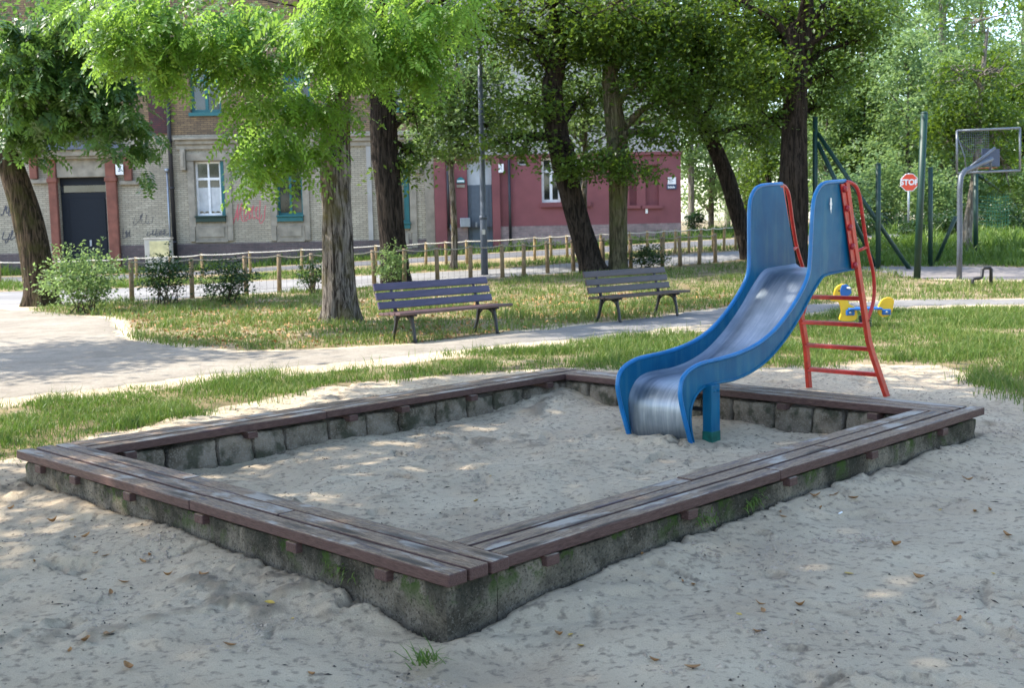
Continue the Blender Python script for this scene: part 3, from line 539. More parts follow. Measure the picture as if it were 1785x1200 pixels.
r2 = fr(261, 420, 295, 452, 46.38); P(MB().span(r2[0], r2[1], 46.375, 46.398, r2[2] + .1, r2[3]).build('cabinet_door', M['yellowbox'], None, bevel=.006), ub)
# ------------------------------------------------------------------ trees
def bark_tube(m, pts, rad, n=22, seg=5, furrow=.07, seed=0, flare=0.0):
    P0 = np.array(pts, float); rad = np.array(rad, float); t = np.linspace(0, len(P0) - 1, (len(P0) - 1) * seg + 1); i = np.clip(t.astype(int), 0, len(P0) - 2); f = (t - i)[:, None]
    Pm = np.vstack([2 * P0[0] - P0[1], P0, 2 * P0[-1] - P0[-2]]); a, b, c, d = Pm[i], Pm[i + 1], Pm[i + 2], Pm[i + 3]
    C = .5 * (2 * b + (c - a) * f + (2 * a - 5 * b + 4 * c - d) * f ** 2 + (3 * b - a - 3 * c + d) * f ** 3); rr = .9 * np.interp(t, np.arange(len(rad)), rad)
    T = np.gradient(C, axis=0); T /= np.linalg.norm(T, axis=1)[:, None]; ref = np.array([1., 0, 0]) if abs(T[0][0]) < .9 else np.array([0, 1., 0])
    th = np.arange(n) * 2 * math.pi / n; V = []
    for k in range(len(C)):
        u = ref - T[k] * (ref @ T[k]); u /= np.linalg.norm(u); v = np.cross(T[k], u); h = C[k][2] - C[0][2]
        q = 1 + furrow * (vnoise(th * n / 6.283 * .5 + seed + .35 * math.sin(h * 2.1), np.full(n, h * 1.1 / max(.25, 1)), seed=40) + .6 * vnoise(np.cos(th) * 1.5 + seed * 3.1, np.sin(th) * 1.5 + h * .8, seed=41))
        if flare: q = q + flare * math.exp(-max(h, 0) / .28) * (.55 + .45 * np.cos(th * 5 + seed))
        V.append(C[k] + np.outer(np.cos(th) * q * rr[k], u) + np.outer(np.sin(th) * q * rr[k], v))
    mm = len(C); i = np.arange(mm - 1)[:, None] * n; k = np.arange(n)[None]; sm = m.smooth; m.smooth = True
    m.add(np.concatenate(V), [np.stack([i + k, i + (k + 1) % n, i + n + (k + 1) % n, i + n + k], -1).reshape(-1, 4), (np.arange(n) + (mm - 1) * n)[None]]); m.smooth = sm
def leaf_quads(m, C, size, rs, droop=.35, aspect=.55, var0=0, var1=1, var=None):
    n = len(C); az = rs.uniform(0, 2 * math.pi, n); el = rs.normal(-droop, .45, n); L = size * rs.uniform(.65, 1.3, n)
    d = np.stack([np.cos(az) * np.cos(el), np.sin(az) * np.cos(el), np.sin(el)], 1); sd = np.cross(d, np.array([0, 0, 1.])); sd /= np.linalg.norm(sd, axis=1)[:, None] + 1e-9
    roll = rs.normal(0, .6, n); up = np.cross(sd, d); sd = sd * np.cos(roll)[:, None] + up * np.sin(roll)[:, None]; up = np.cross(sd, d)
    w_ = (L * aspect * .5)[:, None]; L = L[:, None]; mid = C + d * L * .45 + up * L * .04
    V = np.stack([C, mid + sd * w_, C + d * L - up * L * .06, mid - sd * w_], 1).reshape(-1, 3)
    v = rs.uniform(var0, var1, n) if var is None else var
    m.add(V, [(np.arange(n)[:, None] * 4 + np.arange(4)[None])], np.repeat(v, 4))
def clump_pts(c, r, n, rs, per=26, cr=.42, shell=.45, cut=None):
    k = max(1, n // per); u = rs.normal(size=(k, 3)); u /= np.linalg.norm(u, axis=1)[:, None]; q = (shell + (1 - shell) * rs.uniform(0, 1, k)) ** .8
    cc = np.array(c) + u * q[:, None] * np.array(r) * (1 + .18 * rs.normal(size=k))[:, None]
    off = rs.normal(size=(k, per, 3)) * np.array([cr, cr, cr * .42]) * rs.uniform(.5, 1.2, k)[:, None, None]
    tone = rs.uniform(0, 1, k); v = np.clip(np.repeat(tone, per) * .55 + rs.uniform(0, .45, k * per), 0, 1)
    return (cc[:, None] + off).reshape(-1, 3), v, cc
def build_tree(name, label, base, trunk, rad, blobs, leaf, bark, seed, size=.14, limbs=True, group=None, furrow=.07, flare=.35, cat='tree', droop=.35, aspect=.55, extra=None, cr=.42, stubs=(), shell=.45):
    base = np.array(base, float); rs = np.random.RandomState(seed); root = thing(name, label, cat, base, group=group)
    m = MB(); tr = np.array(trunk, float) - base; bark_tube(m, tr, rad, n=44, seg=8, furrow=furrow, seed=seed, flare=flare)
    lf = MB(); top = tr[-1]; span = tr[:, 2]
    for bi, b in enumerate(blobs):
        c = np.array(b[0], float) - base; r = np.array(b[1], float); pts, v, cc = clump_pts(c, r, b[2], rs, cr=cr, shell=shell)
        leaf_quads(lf, pts, size, rs, droop, aspect, var=v)
        if limbs:
            z = np.clip(c[2] - .5 * np.linalg.norm(c[:2] - top[:2]) - .3, span[0] + .45 * (span[-1] - span[0]), span[-1]); s = np.array([np.interp(z, span, tr[:, k]) for k in range(3)]); r0 = np.interp(z, span, rad)
            mid = (s + c) / 2 + np.array([0, 0, .12 * np.linalg.norm(c - s)]) + rs.normal(size=3) * .12
            bark_tube(m, [s, mid, c], [min(r0 * .55, .16), min(r0 * .34, .09), .03], n=9, seg=4, furrow=.05, seed=seed + bi)
            for q in cc[rs.permutation(len(cc))[:min(len(cc), 9)]]:
                mq = (mid + q) / 2 + rs.normal(size=3) * .15; m.tube([mid * .35 + c * .65, mq, q], [.035, .02, .007], 5)
    for a, b_, r_ in stubs: bark_tube(m, [np.array(a) - base, (np.array(a) + np.array(b_)) / 2 - base, np.array(b_) - base], [r_, r_ * .9, r_ * .8], n=12, seg=3, seed=seed)
    m.build('trunk', bark, root)
    if extra: extra(lf, rs, base, m)
    lf.build('crown', leaf, root, att='var'); return root
def tp(Y, *q):                                 # trunk points and radii measured in the photograph, at depth Y
    return [fp(a, b, Y) for a, b, _ in q], [d_ * Y / F_PX / 2 for _, _, d_ in q]
def bl(px, py, Y, rpx, rpy, n, ry=None):       # foliage mass at a measured place
    s = Y / F_PX; return (fp(px, py, Y), (rpx * s, ry if ry else rpx * s, rpy * s), n)

# pinnate fronds of the big acacia
def fronds(lf, S, D, rs, L0=.46, pairs=8, lw=.036, ll=.115):
    n = len(S); L = L0 * rs.uniform(.7, 1.25, n); D = D / np.linalg.norm(D, axis=1)[:, None]
    side = np.cross(D, np.array([0, 0, 1.])); side /= np.linalg.norm(side, axis=1)[:, None] + 1e-6; a = rs.normal(0, .7, n); up = np.cross(side, D); side = side * np.cos(a)[:, None] + up * np.sin(a)[:, None]
    V = []; vv = rs.uniform(.1, 1, n); VA = []
    for k in range(pairs):
        t = (k + .6) / pairs; p = S + D * (L * t)[:, None] + np.array([0, 0, -1.]) * (L * .55 * t * t)[:, None]; dd = D + np.array([0, 0, -1.1]) * t; dd /= np.linalg.norm(dd, axis=1)[:, None]
        sc = (ll * (1 - .55 * abs(t - .45)) * rs.uniform(.8, 1.2, n))[:, None]
        for sg in (-1, 1):
            o = side * sg * .93 + dd * .35 + rs.normal(size=(n, 3)) * .1; wv = dd * lw * .9 + rs.normal(size=(n, 3)) * .004
            V.append(np.stack([p, p + o * sc * .5 + wv, p + o * sc - np.array([0, 0, .012]), p + o * sc * .5 - wv], 1)); VA.append(np.repeat(np.clip(vv + rs.normal(0, .12, n), 0, 1), 4))
    V = np.concatenate(V).reshape(-1, 3); lf.add(V, [np.arange(len(V)).reshape(-1, 4)], np.concatenate(VA))
def acacia_extra(lf, rs, base, m):
    # hanging sprays: (px, py, depth, half width px, half height px, fronds)
    sp = [(500, 215, 20.2, 62, 60, 200), (475, 275, 20.0, 46, 42, 140), (530, 160, 20.3, 60, 40, 110), (553, 235, 20.4, 30, 45, 36), (600, 105, 20.3, 40, 34, 50), (400, 95, 19.6, 55, 40, 140), (330, 70, 19.3, 60, 50, 190), (240, 55, 19.0, 60, 42, 170), (185, 70, 18.8, 32, 36, 70), (308, 140, 19.5, 20, 40, 26), (425, 150, 19.6, 18, 30, 26), (450, 60, 19.6, 60, 50, 170), (540, 60, 19.4, 60, 50, 190), (620, 50, 19.0, 55, 50, 150), (700, 75, 20.2, 55, 55, 150), (770, 60, 20.4, 48, 52, 120), (730, 110, 20.4, 50, 36, 80), (660, 110, 20.6, 30, 40, 50), (580, 20, 18.2, 80, 35, 170), (330, 0, 19.0, 150, 32, 120), (720, 5, 20.0, 110, 35, 120), (150, 25, 18.6, 30, 30, 30)]
    for (px, py, Y, a, b, n) in sp:
        c = fp(px, py, Y); s = Y / F_PX; k = max(3, n // 11); cc = c + rs.uniform(-1, 1, (k, 3)) * np.array([a * s, .7, b * s]); S = np.repeat(cc, 9, 0) + rs.normal(size=(k * 9, 3)) * np.array([.14, .16, .1])
        az = rs.uniform(0, 6.28, len(S)); D = np.stack([np.cos(az) - .15, np.sin(az) * .8 - .2, rs.uniform(-.7, .15, len(S))], 1); fronds(lf, S - base, D, rs)
        hub = fp(px, py - b * .8, Y); st = fp(590 + (px - 590) * .12, 40 - rs.uniform(0, 60), 20.9)
        m.tube([st - base, (st + hub) / 2 - base + np.array([0, 0, .35]), hub - base], [.05, .03, .015], 6)
        for q in cc[:7]: m.tube([hub - base, (hub + q) / 2 - base + np.array([0, 0, .08]), q - base], [.013, .008, .004], 4)
Y2 = float(gp(592, 562)[1]); tr, ra = tp(Y2, (592, 570, 74), (592, 545, 64), (590, 470, 58), (587, 380, 55), (585, 290, 54), (586, 200, 52), (590, 100, 46), (598, 0, 40), (600, -120, 30), (596, -240, 20))
b0 = gp(592, 562); A = [((b0[0] + x, b0[1] + y, z), (rx, rx, rz), n) for x, y, z, rx, rz, n in ((1.2, 1.0, 8.6, 2.0, 1.3, 1500), (3.0, .8, 7.3, 1.9, 1.1, 1500), (2.0, 2.6, 7.6, 2.0, 1.3, 1300), (1.8, -1.4, 7.2, 1.6, .9, 900))]
st = [(fp(586, 225, Y2), fp(576, 226, Y2 - .3), .085)]
build_tree('acacia_tree', 'acacia with thick grey trunk and hanging bright feathery fronds beside the left bench', b0, tr, ra, A, M['acacia'], M['bark'], 11, .2, furrow=.16, flare=.5, extra=acacia_extra, stubs=st)

def pinn(list_, L0=.36):                       # drooping compound leaves for the ash on the left
    def ex(lf, rs, base, m):
        for (px, py, Y, a, b, n) in list_:
            c = fp(px, py, Y); s = Y / F_PX; k = max(2, n // 8); cc = c + rs.uniform(-1, 1, (k, 3)) * np.array([a * s, .8, b * s]); S = np.repeat(cc, 8, 0) + rs.normal(size=(k * 8, 3)) * np.array([.16, .16, .09])
            az = rs.uniform(0, 6.28, len(S)); D = np.stack([np.cos(az), np.sin(az), rs.uniform(-.6, .2, len(S))], 1); fronds(lf, S - base, D, rs, L0, 6, .05, .16)
            for q in cc[:6]: m.tube([c - base + np.array([0, 0, b * s]), (c + q) / 2 - base, q - base], [.02, .012, .005], 4)
    return ex
Y1 = float(gp(67, 533)[1]); tr, ra = tp(Y1, (70, 540, 68), (70, 500, 58), (60, 430, 55), (42, 360, 52), (18, 290, 50), (-12, 220, 46), (-35, 140, 40), (-50, 40, 34), (-55, -80, 26), (-40, -220, 18)); b1 = gp(67, 533)
A = [bl(60, 110, 27.8, 80, 90, 1500), bl(130, 60, 27.8, 80, 60, 1100), bl(20, 200, 27.8, 50, 50, 600), bl(-60, 60, 29, 50, 60, 500), bl(190, 20, 28.4, 60, 50, 500), ((b1[0] + 2.5, b1[1] + 2.6, 7.2), (1.6, 1.4, .9), 500)]
build_tree('ash_tree', 'leaning ash with rugged dark trunk beside the light green shrub and house door', b1, tr, ra, A, M['ash'], M['barka'], 12, .17, furrow=.1, flare=.3,
    extra=pinn([(60, 190, 26.6, 70, 50, 260), (130, 180, 26.4, 55, 50, 220), (190, 205, 26.4, 40, 50, 170), (225, 235, 26.4, 25, 35, 70), (240, 290, 26.4, 14, 26, 22), (100, 100, 26, 80, 60, 330), (20, 100, 26, 50, 70, 230), (180, 130, 26.4, 45, 40, 130), (30, 250, 27, 30, 40, 80), (150, 30, 26, 60, 40, 170)]))
def gtree(label, px, py, q, blobs, bark, seed, top=9.0, r=3.6, n=5200, leaf='maple', size=.145, dm=2.3, **kw):
    b = gp(px, py); Y = float(b[1]); t_, r_ = tp(Y, *q); e = t_[-1]; t_ = t_ + [np.array([e[0] + .2, Y, 6.3]), np.array([e[0] + .3, Y, top])]; r_ = r_ + [r_[-1] * .75, r_[-1] * .35]
    A = [bl(x, y, Y + dy, a, b_, int(k * dm)) for x, y, dy, a, b_, k in blobs] + [((e[0] + dx * r * .55, Y + dy * r * .55, top - .6 + dz), (r * .62, r * .62, r * .36), n // 5) for dx, dy, dz in ((0, 0, .8), (1, 0, -.6), (-1, 0, -.6), (0, 1, -.4), (0, -1, -.7))]
    return build_tree('maple_tree', label, b, t_, r_, A, M[leaf], M[bark], seed, size, furrow=.1, **kw)
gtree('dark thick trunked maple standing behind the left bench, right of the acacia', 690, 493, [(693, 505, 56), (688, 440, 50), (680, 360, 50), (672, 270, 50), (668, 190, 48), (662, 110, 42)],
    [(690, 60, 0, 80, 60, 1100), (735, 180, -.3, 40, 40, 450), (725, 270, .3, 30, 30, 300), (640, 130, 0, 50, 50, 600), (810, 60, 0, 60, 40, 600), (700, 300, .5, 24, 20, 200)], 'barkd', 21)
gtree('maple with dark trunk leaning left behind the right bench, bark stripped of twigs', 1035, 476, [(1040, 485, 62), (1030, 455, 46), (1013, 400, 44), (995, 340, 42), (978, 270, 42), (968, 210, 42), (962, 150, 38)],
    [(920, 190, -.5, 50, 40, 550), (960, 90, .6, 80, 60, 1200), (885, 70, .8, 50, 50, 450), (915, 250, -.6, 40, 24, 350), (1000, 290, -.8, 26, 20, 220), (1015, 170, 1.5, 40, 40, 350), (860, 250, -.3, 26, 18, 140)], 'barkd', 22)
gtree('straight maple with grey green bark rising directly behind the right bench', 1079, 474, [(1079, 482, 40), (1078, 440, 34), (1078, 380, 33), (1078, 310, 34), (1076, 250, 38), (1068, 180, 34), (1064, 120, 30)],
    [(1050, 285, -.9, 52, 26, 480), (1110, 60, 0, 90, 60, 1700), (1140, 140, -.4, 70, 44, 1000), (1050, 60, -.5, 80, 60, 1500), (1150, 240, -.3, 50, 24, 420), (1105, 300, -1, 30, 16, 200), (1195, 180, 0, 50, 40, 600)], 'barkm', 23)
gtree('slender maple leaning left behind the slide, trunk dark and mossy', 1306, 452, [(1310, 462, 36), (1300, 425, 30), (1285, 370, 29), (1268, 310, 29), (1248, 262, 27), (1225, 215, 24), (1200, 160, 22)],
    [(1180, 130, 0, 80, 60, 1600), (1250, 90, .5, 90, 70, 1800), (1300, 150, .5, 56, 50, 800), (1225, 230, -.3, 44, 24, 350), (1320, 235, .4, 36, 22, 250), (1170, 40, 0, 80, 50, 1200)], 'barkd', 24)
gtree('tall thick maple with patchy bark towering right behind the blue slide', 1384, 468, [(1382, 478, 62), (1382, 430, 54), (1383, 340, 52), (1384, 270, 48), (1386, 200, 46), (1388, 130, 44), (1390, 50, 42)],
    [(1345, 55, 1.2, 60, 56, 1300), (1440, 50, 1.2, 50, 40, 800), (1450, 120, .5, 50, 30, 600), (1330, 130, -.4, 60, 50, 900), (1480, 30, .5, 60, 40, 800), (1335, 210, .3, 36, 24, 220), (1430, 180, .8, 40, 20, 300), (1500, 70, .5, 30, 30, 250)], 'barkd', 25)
gtree('dark crowned tree with pale forked trunk behind the basketball hoop', 1686, 443, [(1686, 448, 22), (1685, 420, 18), (1687, 390, 17), (1694, 340, 13), (1700, 290, 11)],
    [(1690, 200, 0, 66, 46, 1300), (1650, 235, .5, 36, 34, 450), (1735, 225, .5, 40, 40, 500), (1760, 300, .8, 30, 40, 300)], 'barkl', 28, top=7.2, r=1.4, n=1100, dm=1.6, size=.17)
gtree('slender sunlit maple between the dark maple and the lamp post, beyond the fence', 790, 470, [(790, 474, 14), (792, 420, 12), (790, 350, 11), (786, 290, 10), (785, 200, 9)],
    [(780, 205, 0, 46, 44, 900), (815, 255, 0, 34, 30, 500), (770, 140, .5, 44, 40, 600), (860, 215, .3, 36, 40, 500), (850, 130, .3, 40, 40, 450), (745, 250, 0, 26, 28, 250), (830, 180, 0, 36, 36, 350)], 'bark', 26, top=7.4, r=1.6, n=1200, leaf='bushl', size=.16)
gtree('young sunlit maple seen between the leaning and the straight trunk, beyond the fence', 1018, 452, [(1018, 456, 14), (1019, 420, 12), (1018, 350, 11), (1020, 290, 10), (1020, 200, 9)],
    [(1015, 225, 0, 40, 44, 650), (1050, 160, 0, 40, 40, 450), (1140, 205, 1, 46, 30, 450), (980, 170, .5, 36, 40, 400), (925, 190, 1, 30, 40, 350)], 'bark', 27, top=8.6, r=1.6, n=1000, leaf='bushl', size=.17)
# crowns that reach in from beyond the frame and give the shade over the sandbox
def stree(label, base, crown, r, n, seed, leaf='maple', size=.2, h=6.5, blobs=6):
    rs = random.Random(seed); b = np.array([base[0], base[1], float(terrain(*base))]); c = np.array(crown, float)
    t_ = [b + (0, 0, -.1), b + (c - b) * np.array([.1, .1, .33]), b + (c - b) * np.array([.35, .35, .66]), b + (c - b) * np.array([.8, .8, 1])]; A = [(tuple(c), (r * .6, r * .6, r * .32), n // 3)]
    for k in range(blobs): a = 6.283 * k / blobs + rs.uniform(-.3, .3); q = r * rs.uniform(.5, .72); A.append(((c[0] + q * math.cos(a), c[1] + q * math.sin(a), c[2] + rs.uniform(-.9, .5)), (r * .46, r * .46, r * .22), n // (blobs + 3)))
    return build_tree('maple_tree', label, b, t_, [.32, .27, .2, .1], A, M[leaf], M['bark'], seed, size, furrow=.09)
stree('broad maple left of the sandbox whose crown spreads over it', (-8.2, 7.6), (-4.5, 9.0, 9.0), 5.3, 32000, 31, size=.23)
stree('broad maple near the viewer whose crown shades the foreground sand', (-6.5, 1.0), (-3.2, 3.6, 9.6), 4.4, 19000, 32, size=.23)
stree('maple at far left of the foreground shading the near sand', (-12, 3.5), (-8.8, 4.4, 8.6), 3.6, 13000, 33, size=.23)
stree('maple at the left edge of the path casting a shadow across it', (-13.2, 16.0), (-11.4, 16.7, 7.2), 2.3, 5000, 35)
stree('dark maple reaching in from the right over the ball court', (16.5, 24), (14.2, 24.5, 7.2), 3.2, 5000, 34, 'maple', .17)
# woodland beyond the street and the ball court
def forest_proto(name, seed, h, r, z0, n, leaf, bark, size, tr=.28, lean=0):
    rs = np.random.RandomState(seed); root = thing(name, None, 'tree'); m = MB(); bark_tube(m, [(0, 0, -.6), (0, 0, h * .2), (lean * .4, 0, h * .45), (lean, 0, h * .72), (lean, 0, h * .93)], [tr, tr * .85, tr * .6, tr * .35, .05], n=12, seg=3, seed=seed, furrow=.06)
    lf = MB(); k = 15
    for i in range(k):
        t = (i + .5) / k; z = z0 + (h - z0) * t; pr = r * (math.sin(math.pi * min(1, .18 + t * .82)) ** .7); a = i * 2.4 + rs.uniform(-.5, .5); q = pr * rs.uniform(.15, .6)
        c = np.array([lean * t + q * math.cos(a), q * math.sin(a), z]); pts, v, cc = clump_pts(c, (pr * .62, pr * .62, (h - z0) / k * 1.1), n // k, rs, per=40, cr=.55); leaf_quads(lf, pts, size, rs, .4, .6, var=v)
        s = np.array([lean * t * .7, 0, max(z0 * .6, z - pr * .7)]); m.tube([s, (s + c) / 2 + np.array([0, 0, .2]), c], [.08, .05, .015], 6)
    m.build('trunk', bark, root); lf.build('crown', leaf, root, att='var'); return root
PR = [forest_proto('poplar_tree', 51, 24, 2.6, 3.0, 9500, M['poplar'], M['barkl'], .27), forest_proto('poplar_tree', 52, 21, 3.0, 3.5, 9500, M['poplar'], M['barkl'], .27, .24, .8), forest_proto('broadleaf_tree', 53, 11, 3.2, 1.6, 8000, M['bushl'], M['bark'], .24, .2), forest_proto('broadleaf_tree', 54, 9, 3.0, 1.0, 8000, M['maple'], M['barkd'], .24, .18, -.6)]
used = set()
PL = [(1205, 72, 1, 1.0, 'slim light tree rising at the pink house corner'), (1240, 74, 2, 1.1, 'light green tree in the wood just right of the pink house'), (1268, 86, 0, 1.0, 'tall poplar over the street end right of the pink house'), (1300, 78, 2, 1.1, 'light broadleaf tree behind the slender leaning maple'), (1335, 90, 1, 1.1, 'tall poplar behind the leaning maple'), (1345, 64, 3, .9, 'dark broadleaf tree left of the thick patchy maple'),
      (1420, 84, 1, 1.05, 'poplar right behind the thick patchy maple'), (1455, 70, 2, 1.0, 'light tree behind the braced green post'), (1475, 95, 0, 1.1, 'tall poplar above the braced green post'), (1520, 78, 0, .95, 'slim poplar with pale visible trunk left of the stop sign'), (1550, 64, 3, .8, 'dark small tree left behind the stop sign'), (1600, 100, 1, 1.1, 'far poplar over the stop sign'), (1615, 72, 2, 1.0, 'light tree behind the tallest green post'),
      (1640, 80, 0, 1.05, 'broad bright poplar left of the basketball backboard'), (1675, 66, 3, .95, 'dark tree behind the basketball pole'), (1700, 88, 1, 1.1, 'tall poplar above the basketball backboard'), (1740, 76, 2, 1.0, 'light tree behind the basketball backboard'), (1775, 94, 0, 1.0, 'poplar at the right edge of the wood'), (1790, 62, 3, .9, 'dark tree at the far right edge'), (1820, 80, 1, 1.0, 'poplar just past the right edge'), (1560, 110, 0, 1.0, 'farthest poplar in the gap of sky'), (1385, 100, 0, 1.0, 'far poplar hidden behind the thick maple'), (1660, 56, 2, .75, 'low light tree near the ball court'), (1490, 60, 3, .85, 'dark leafy tree between the braced post and the plain post'), (1580, 57, 2, .8, 'light leafy tree straight behind the stop sign'), (1635, 68, 1, .9, 'slender poplar right above the stop sign'), (1730, 64, 3, 1.0, 'dark leafy tree behind the right half of the backboard'), (1500, 72, 0, .9, 'poplar rising over the red ladder'), (1440, 60, 2, .72, 'low leafy light tree behind the court fence brace')]
rg = random.Random(3)
for k, (px, Y, pi, sc, lab) in enumerate(PL):
    o = PR[pi] if pi not in used else copy_tree(PR[pi]); used.add(pi); q = fp(px, 400, Y); o.location = (q[0], Y, float(terrain(q[0], Y)) - .1); o.rotation_euler = (0, 0, rg.uniform(0, 6.28)); s = sc * rg.uniform(.94, 1.06); o.scale = (s, s, s); tag(o, lab, 'tree', 'trees of the wood behind the street')

# unseen trees added on the viewer's side to block sky light and deepen shade
for k, (x, y, sc, lab) in enumerate([(14.5, 3, 1.7, 'added dark tree at the right of the viewer, blocking sky light'), (16.5, 12, 1.7, 'added dark tree right of the red ladder, outside the view, blocking sky light'), (-14, -9, 1.8, 'added dark tree behind the viewer on the left, blocking sky light'), (-20, 1, 1.7, 'added dark tree far left of the viewer, blocking sky light')]):
    o = copy_tree(PR[3]); o.location = (x, y, -.1); o.rotation_euler = (0, 0, k * 1.3); o.scale = (sc, sc, sc); tag(o, lab, 'tree', 'unseen trees added to block sky light')
# ------------------------------------------------------------------ shrubs
def shrub(name, label, px, py, wpx, hpx, n, leaf, seed, size=.07, stems=9, group='shrubs along the fence', Y=None, top=()):
    b = gp(px, py) if Y is None else np.array([fp(px, py, Y)[0], Y, float(terrain(fp(px, py, Y)[0], Y))]); Y = float(b[1]); s = Y / F_PX; rs = np.random.RandomState(seed); root = thing(name, label, 'shrub', b, group=group); m = MB(); lf = MB(); W_, H_ = wpx * s, hpx * s
    pts, v, cc = clump_pts((0, 0, H_ * .52), (W_ * .46, W_ * .42, H_ * .42), n, rs, per=22, cr=.13 * max(1, W_), shell=.35); pts[:, 2] = np.maximum(pts[:, 2], .03 + .1 * np.abs(pts[:, 2])); leaf_quads(lf, pts, size, rs, .2, .6, var=v)
    for k in range(stems):
        q = cc[rs.randint(len(cc))]; a = rs.normal(size=3) * .1 * W_; a[2] = -.03; m.tube([a, (a + q) / 2 + rs.normal(size=3) * .05, q], [.016, .011, .004], 5)
    for dx, hz in top:
        x = dx * s; z1 = hz * s; m.tube([(x * .6, 0, H_ * .4), (x * .9, .02, z1 * .75), (x, 0, z1)], [.01, .007, .003], 5); zz = np.linspace(H_ * .6, z1, 40); leaf_quads(lf, np.stack([np.interp(zz, [H_ * .4, z1], [x * .6, x]) + rs.normal(0, .03, 40), rs.normal(0, .03, 40), zz], 1), size, rs, -.3, .6)
    m.build('stems', M['twig'], root); lf.build('foliage', leaf, root, att='var'); return root
shrub('garden_shrub', 'large pale green shrub at the foot of the leaning ash', 145, 546, 135, 115, 3200, M['bushl'], 61, .085, 14, top=((-45, 118), (5, 125), (38, 130), (-20, 122)))
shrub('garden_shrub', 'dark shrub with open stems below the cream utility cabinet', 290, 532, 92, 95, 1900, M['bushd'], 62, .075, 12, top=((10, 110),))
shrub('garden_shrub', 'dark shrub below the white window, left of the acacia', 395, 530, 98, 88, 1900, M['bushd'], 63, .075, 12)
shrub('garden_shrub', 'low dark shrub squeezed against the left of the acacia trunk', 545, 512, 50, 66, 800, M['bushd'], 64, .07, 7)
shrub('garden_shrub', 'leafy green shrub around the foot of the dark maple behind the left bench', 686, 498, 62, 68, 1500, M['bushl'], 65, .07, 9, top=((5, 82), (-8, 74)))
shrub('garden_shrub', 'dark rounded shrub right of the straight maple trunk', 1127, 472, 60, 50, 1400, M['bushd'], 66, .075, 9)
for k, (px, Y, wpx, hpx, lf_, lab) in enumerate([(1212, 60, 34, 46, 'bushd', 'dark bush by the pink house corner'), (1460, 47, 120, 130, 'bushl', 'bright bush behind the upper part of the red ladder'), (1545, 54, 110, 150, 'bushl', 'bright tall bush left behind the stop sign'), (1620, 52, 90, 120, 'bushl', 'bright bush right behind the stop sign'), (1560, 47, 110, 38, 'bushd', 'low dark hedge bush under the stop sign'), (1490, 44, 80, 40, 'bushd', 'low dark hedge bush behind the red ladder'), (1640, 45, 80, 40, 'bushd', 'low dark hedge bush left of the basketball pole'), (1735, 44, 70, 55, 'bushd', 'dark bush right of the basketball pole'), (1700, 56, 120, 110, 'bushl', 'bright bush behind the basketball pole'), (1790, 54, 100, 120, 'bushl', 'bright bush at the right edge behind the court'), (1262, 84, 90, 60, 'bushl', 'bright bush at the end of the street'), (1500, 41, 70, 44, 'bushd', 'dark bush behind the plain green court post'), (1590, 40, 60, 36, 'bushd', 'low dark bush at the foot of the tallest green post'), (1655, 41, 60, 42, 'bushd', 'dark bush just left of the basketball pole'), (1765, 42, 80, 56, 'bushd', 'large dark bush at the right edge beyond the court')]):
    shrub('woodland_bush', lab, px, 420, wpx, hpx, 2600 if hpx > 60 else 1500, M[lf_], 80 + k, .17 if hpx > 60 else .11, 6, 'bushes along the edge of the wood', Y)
# ------------------------------------------------------------------ rope fences
def rope_fence(name, label, pts, heights, rad, postmat, ropemat, sag, mesh=False):
    b = pts[0]; root = thing(name, label, 'fence', (b[0], b[1], float(terrain(b[0], b[1])))); rs = random.Random(len(pts)); tops = []
    for (x, y), h in zip(pts, heights):
        z = float(terrain(x, y)); m = MB(); m.smooth = True; lx, ly = rs.uniform(-.03, .03), rs.uniform(-.03, .03); m.tube([(x, y, z - .15), (x + lx * .5, y + ly * .5, z + h * .5), (x + lx, y + ly, z + h - .012), (x + lx, y + ly, z + h)], [rad * 1.08, rad, rad, rad * .8], 12); P(m.build('post', postmat, None), root); tops.append(np.array([x + lx, y + ly, z + h - .04]))
    m = MB(); m.smooth = True
    for a, c in zip(tops[:-1], tops[1:]):
        t = np.linspace(0, 1, 8)[:, None]; q = a * (1 - t) + c * t; q[:, 2] -= sag * rs.uniform(.5, 1.4) * 4 * (t * (1 - t))[:, 0]; q[:, 1] -= rad; m.tube(q, .017, 6)
    P(m.build('rope', ropemat, None), root)
    if mesh:
        m = MB()
        for a, c in zip(tops[:-1], tops[1:]):
            L = np.linalg.norm(c - a); n = max(3, int(L / .16))
            for k in range(1, n): q = a + (c - a) * k / n; m.tube([(q[0], q[1] + .02, float(terrain(q[0], q[1])) + .02), (q[0], q[1] + .02, q[2] - .06)], .0035, 3, cap=False)
            for f in (.12, .38, .64, .9): m.tube([(a[0], a[1] + .02, float(terrain(a[0], a[1])) + (a[2] - float(terrain(a[0], a[1]))) * f), (c[0], c[1] + .02, float(terrain(c[0], c[1])) + (c[2] - float(terrain(c[0], c[1]))) * f)], .0035, 3, cap=False)
        P(m.build('wire_mesh', M['darkpipe'], None), root)
    return root
n1 = [(230, 526), (335, 520), (430, 514), (487, 510), (545, 507), (600, 503), (653, 499), (705, 495), (763, 491), (820, 487), (876, 484), (913, 482), (955, 477), (1000, 474), (1052, 471), (1100, 468), (1155, 466), (1186, 464), (1219, 461), (1247, 458)]
pn = [tuple(gp(*q)[:2]) for q in n1]; rope_fence('rope_fence', 'weathered low post fence with grey rope and wire mesh directly behind the benches', pn, [1.0 - .006 * k for k in range(len(pn))], .058, M['postdark'], M['cornice'], .05, True)
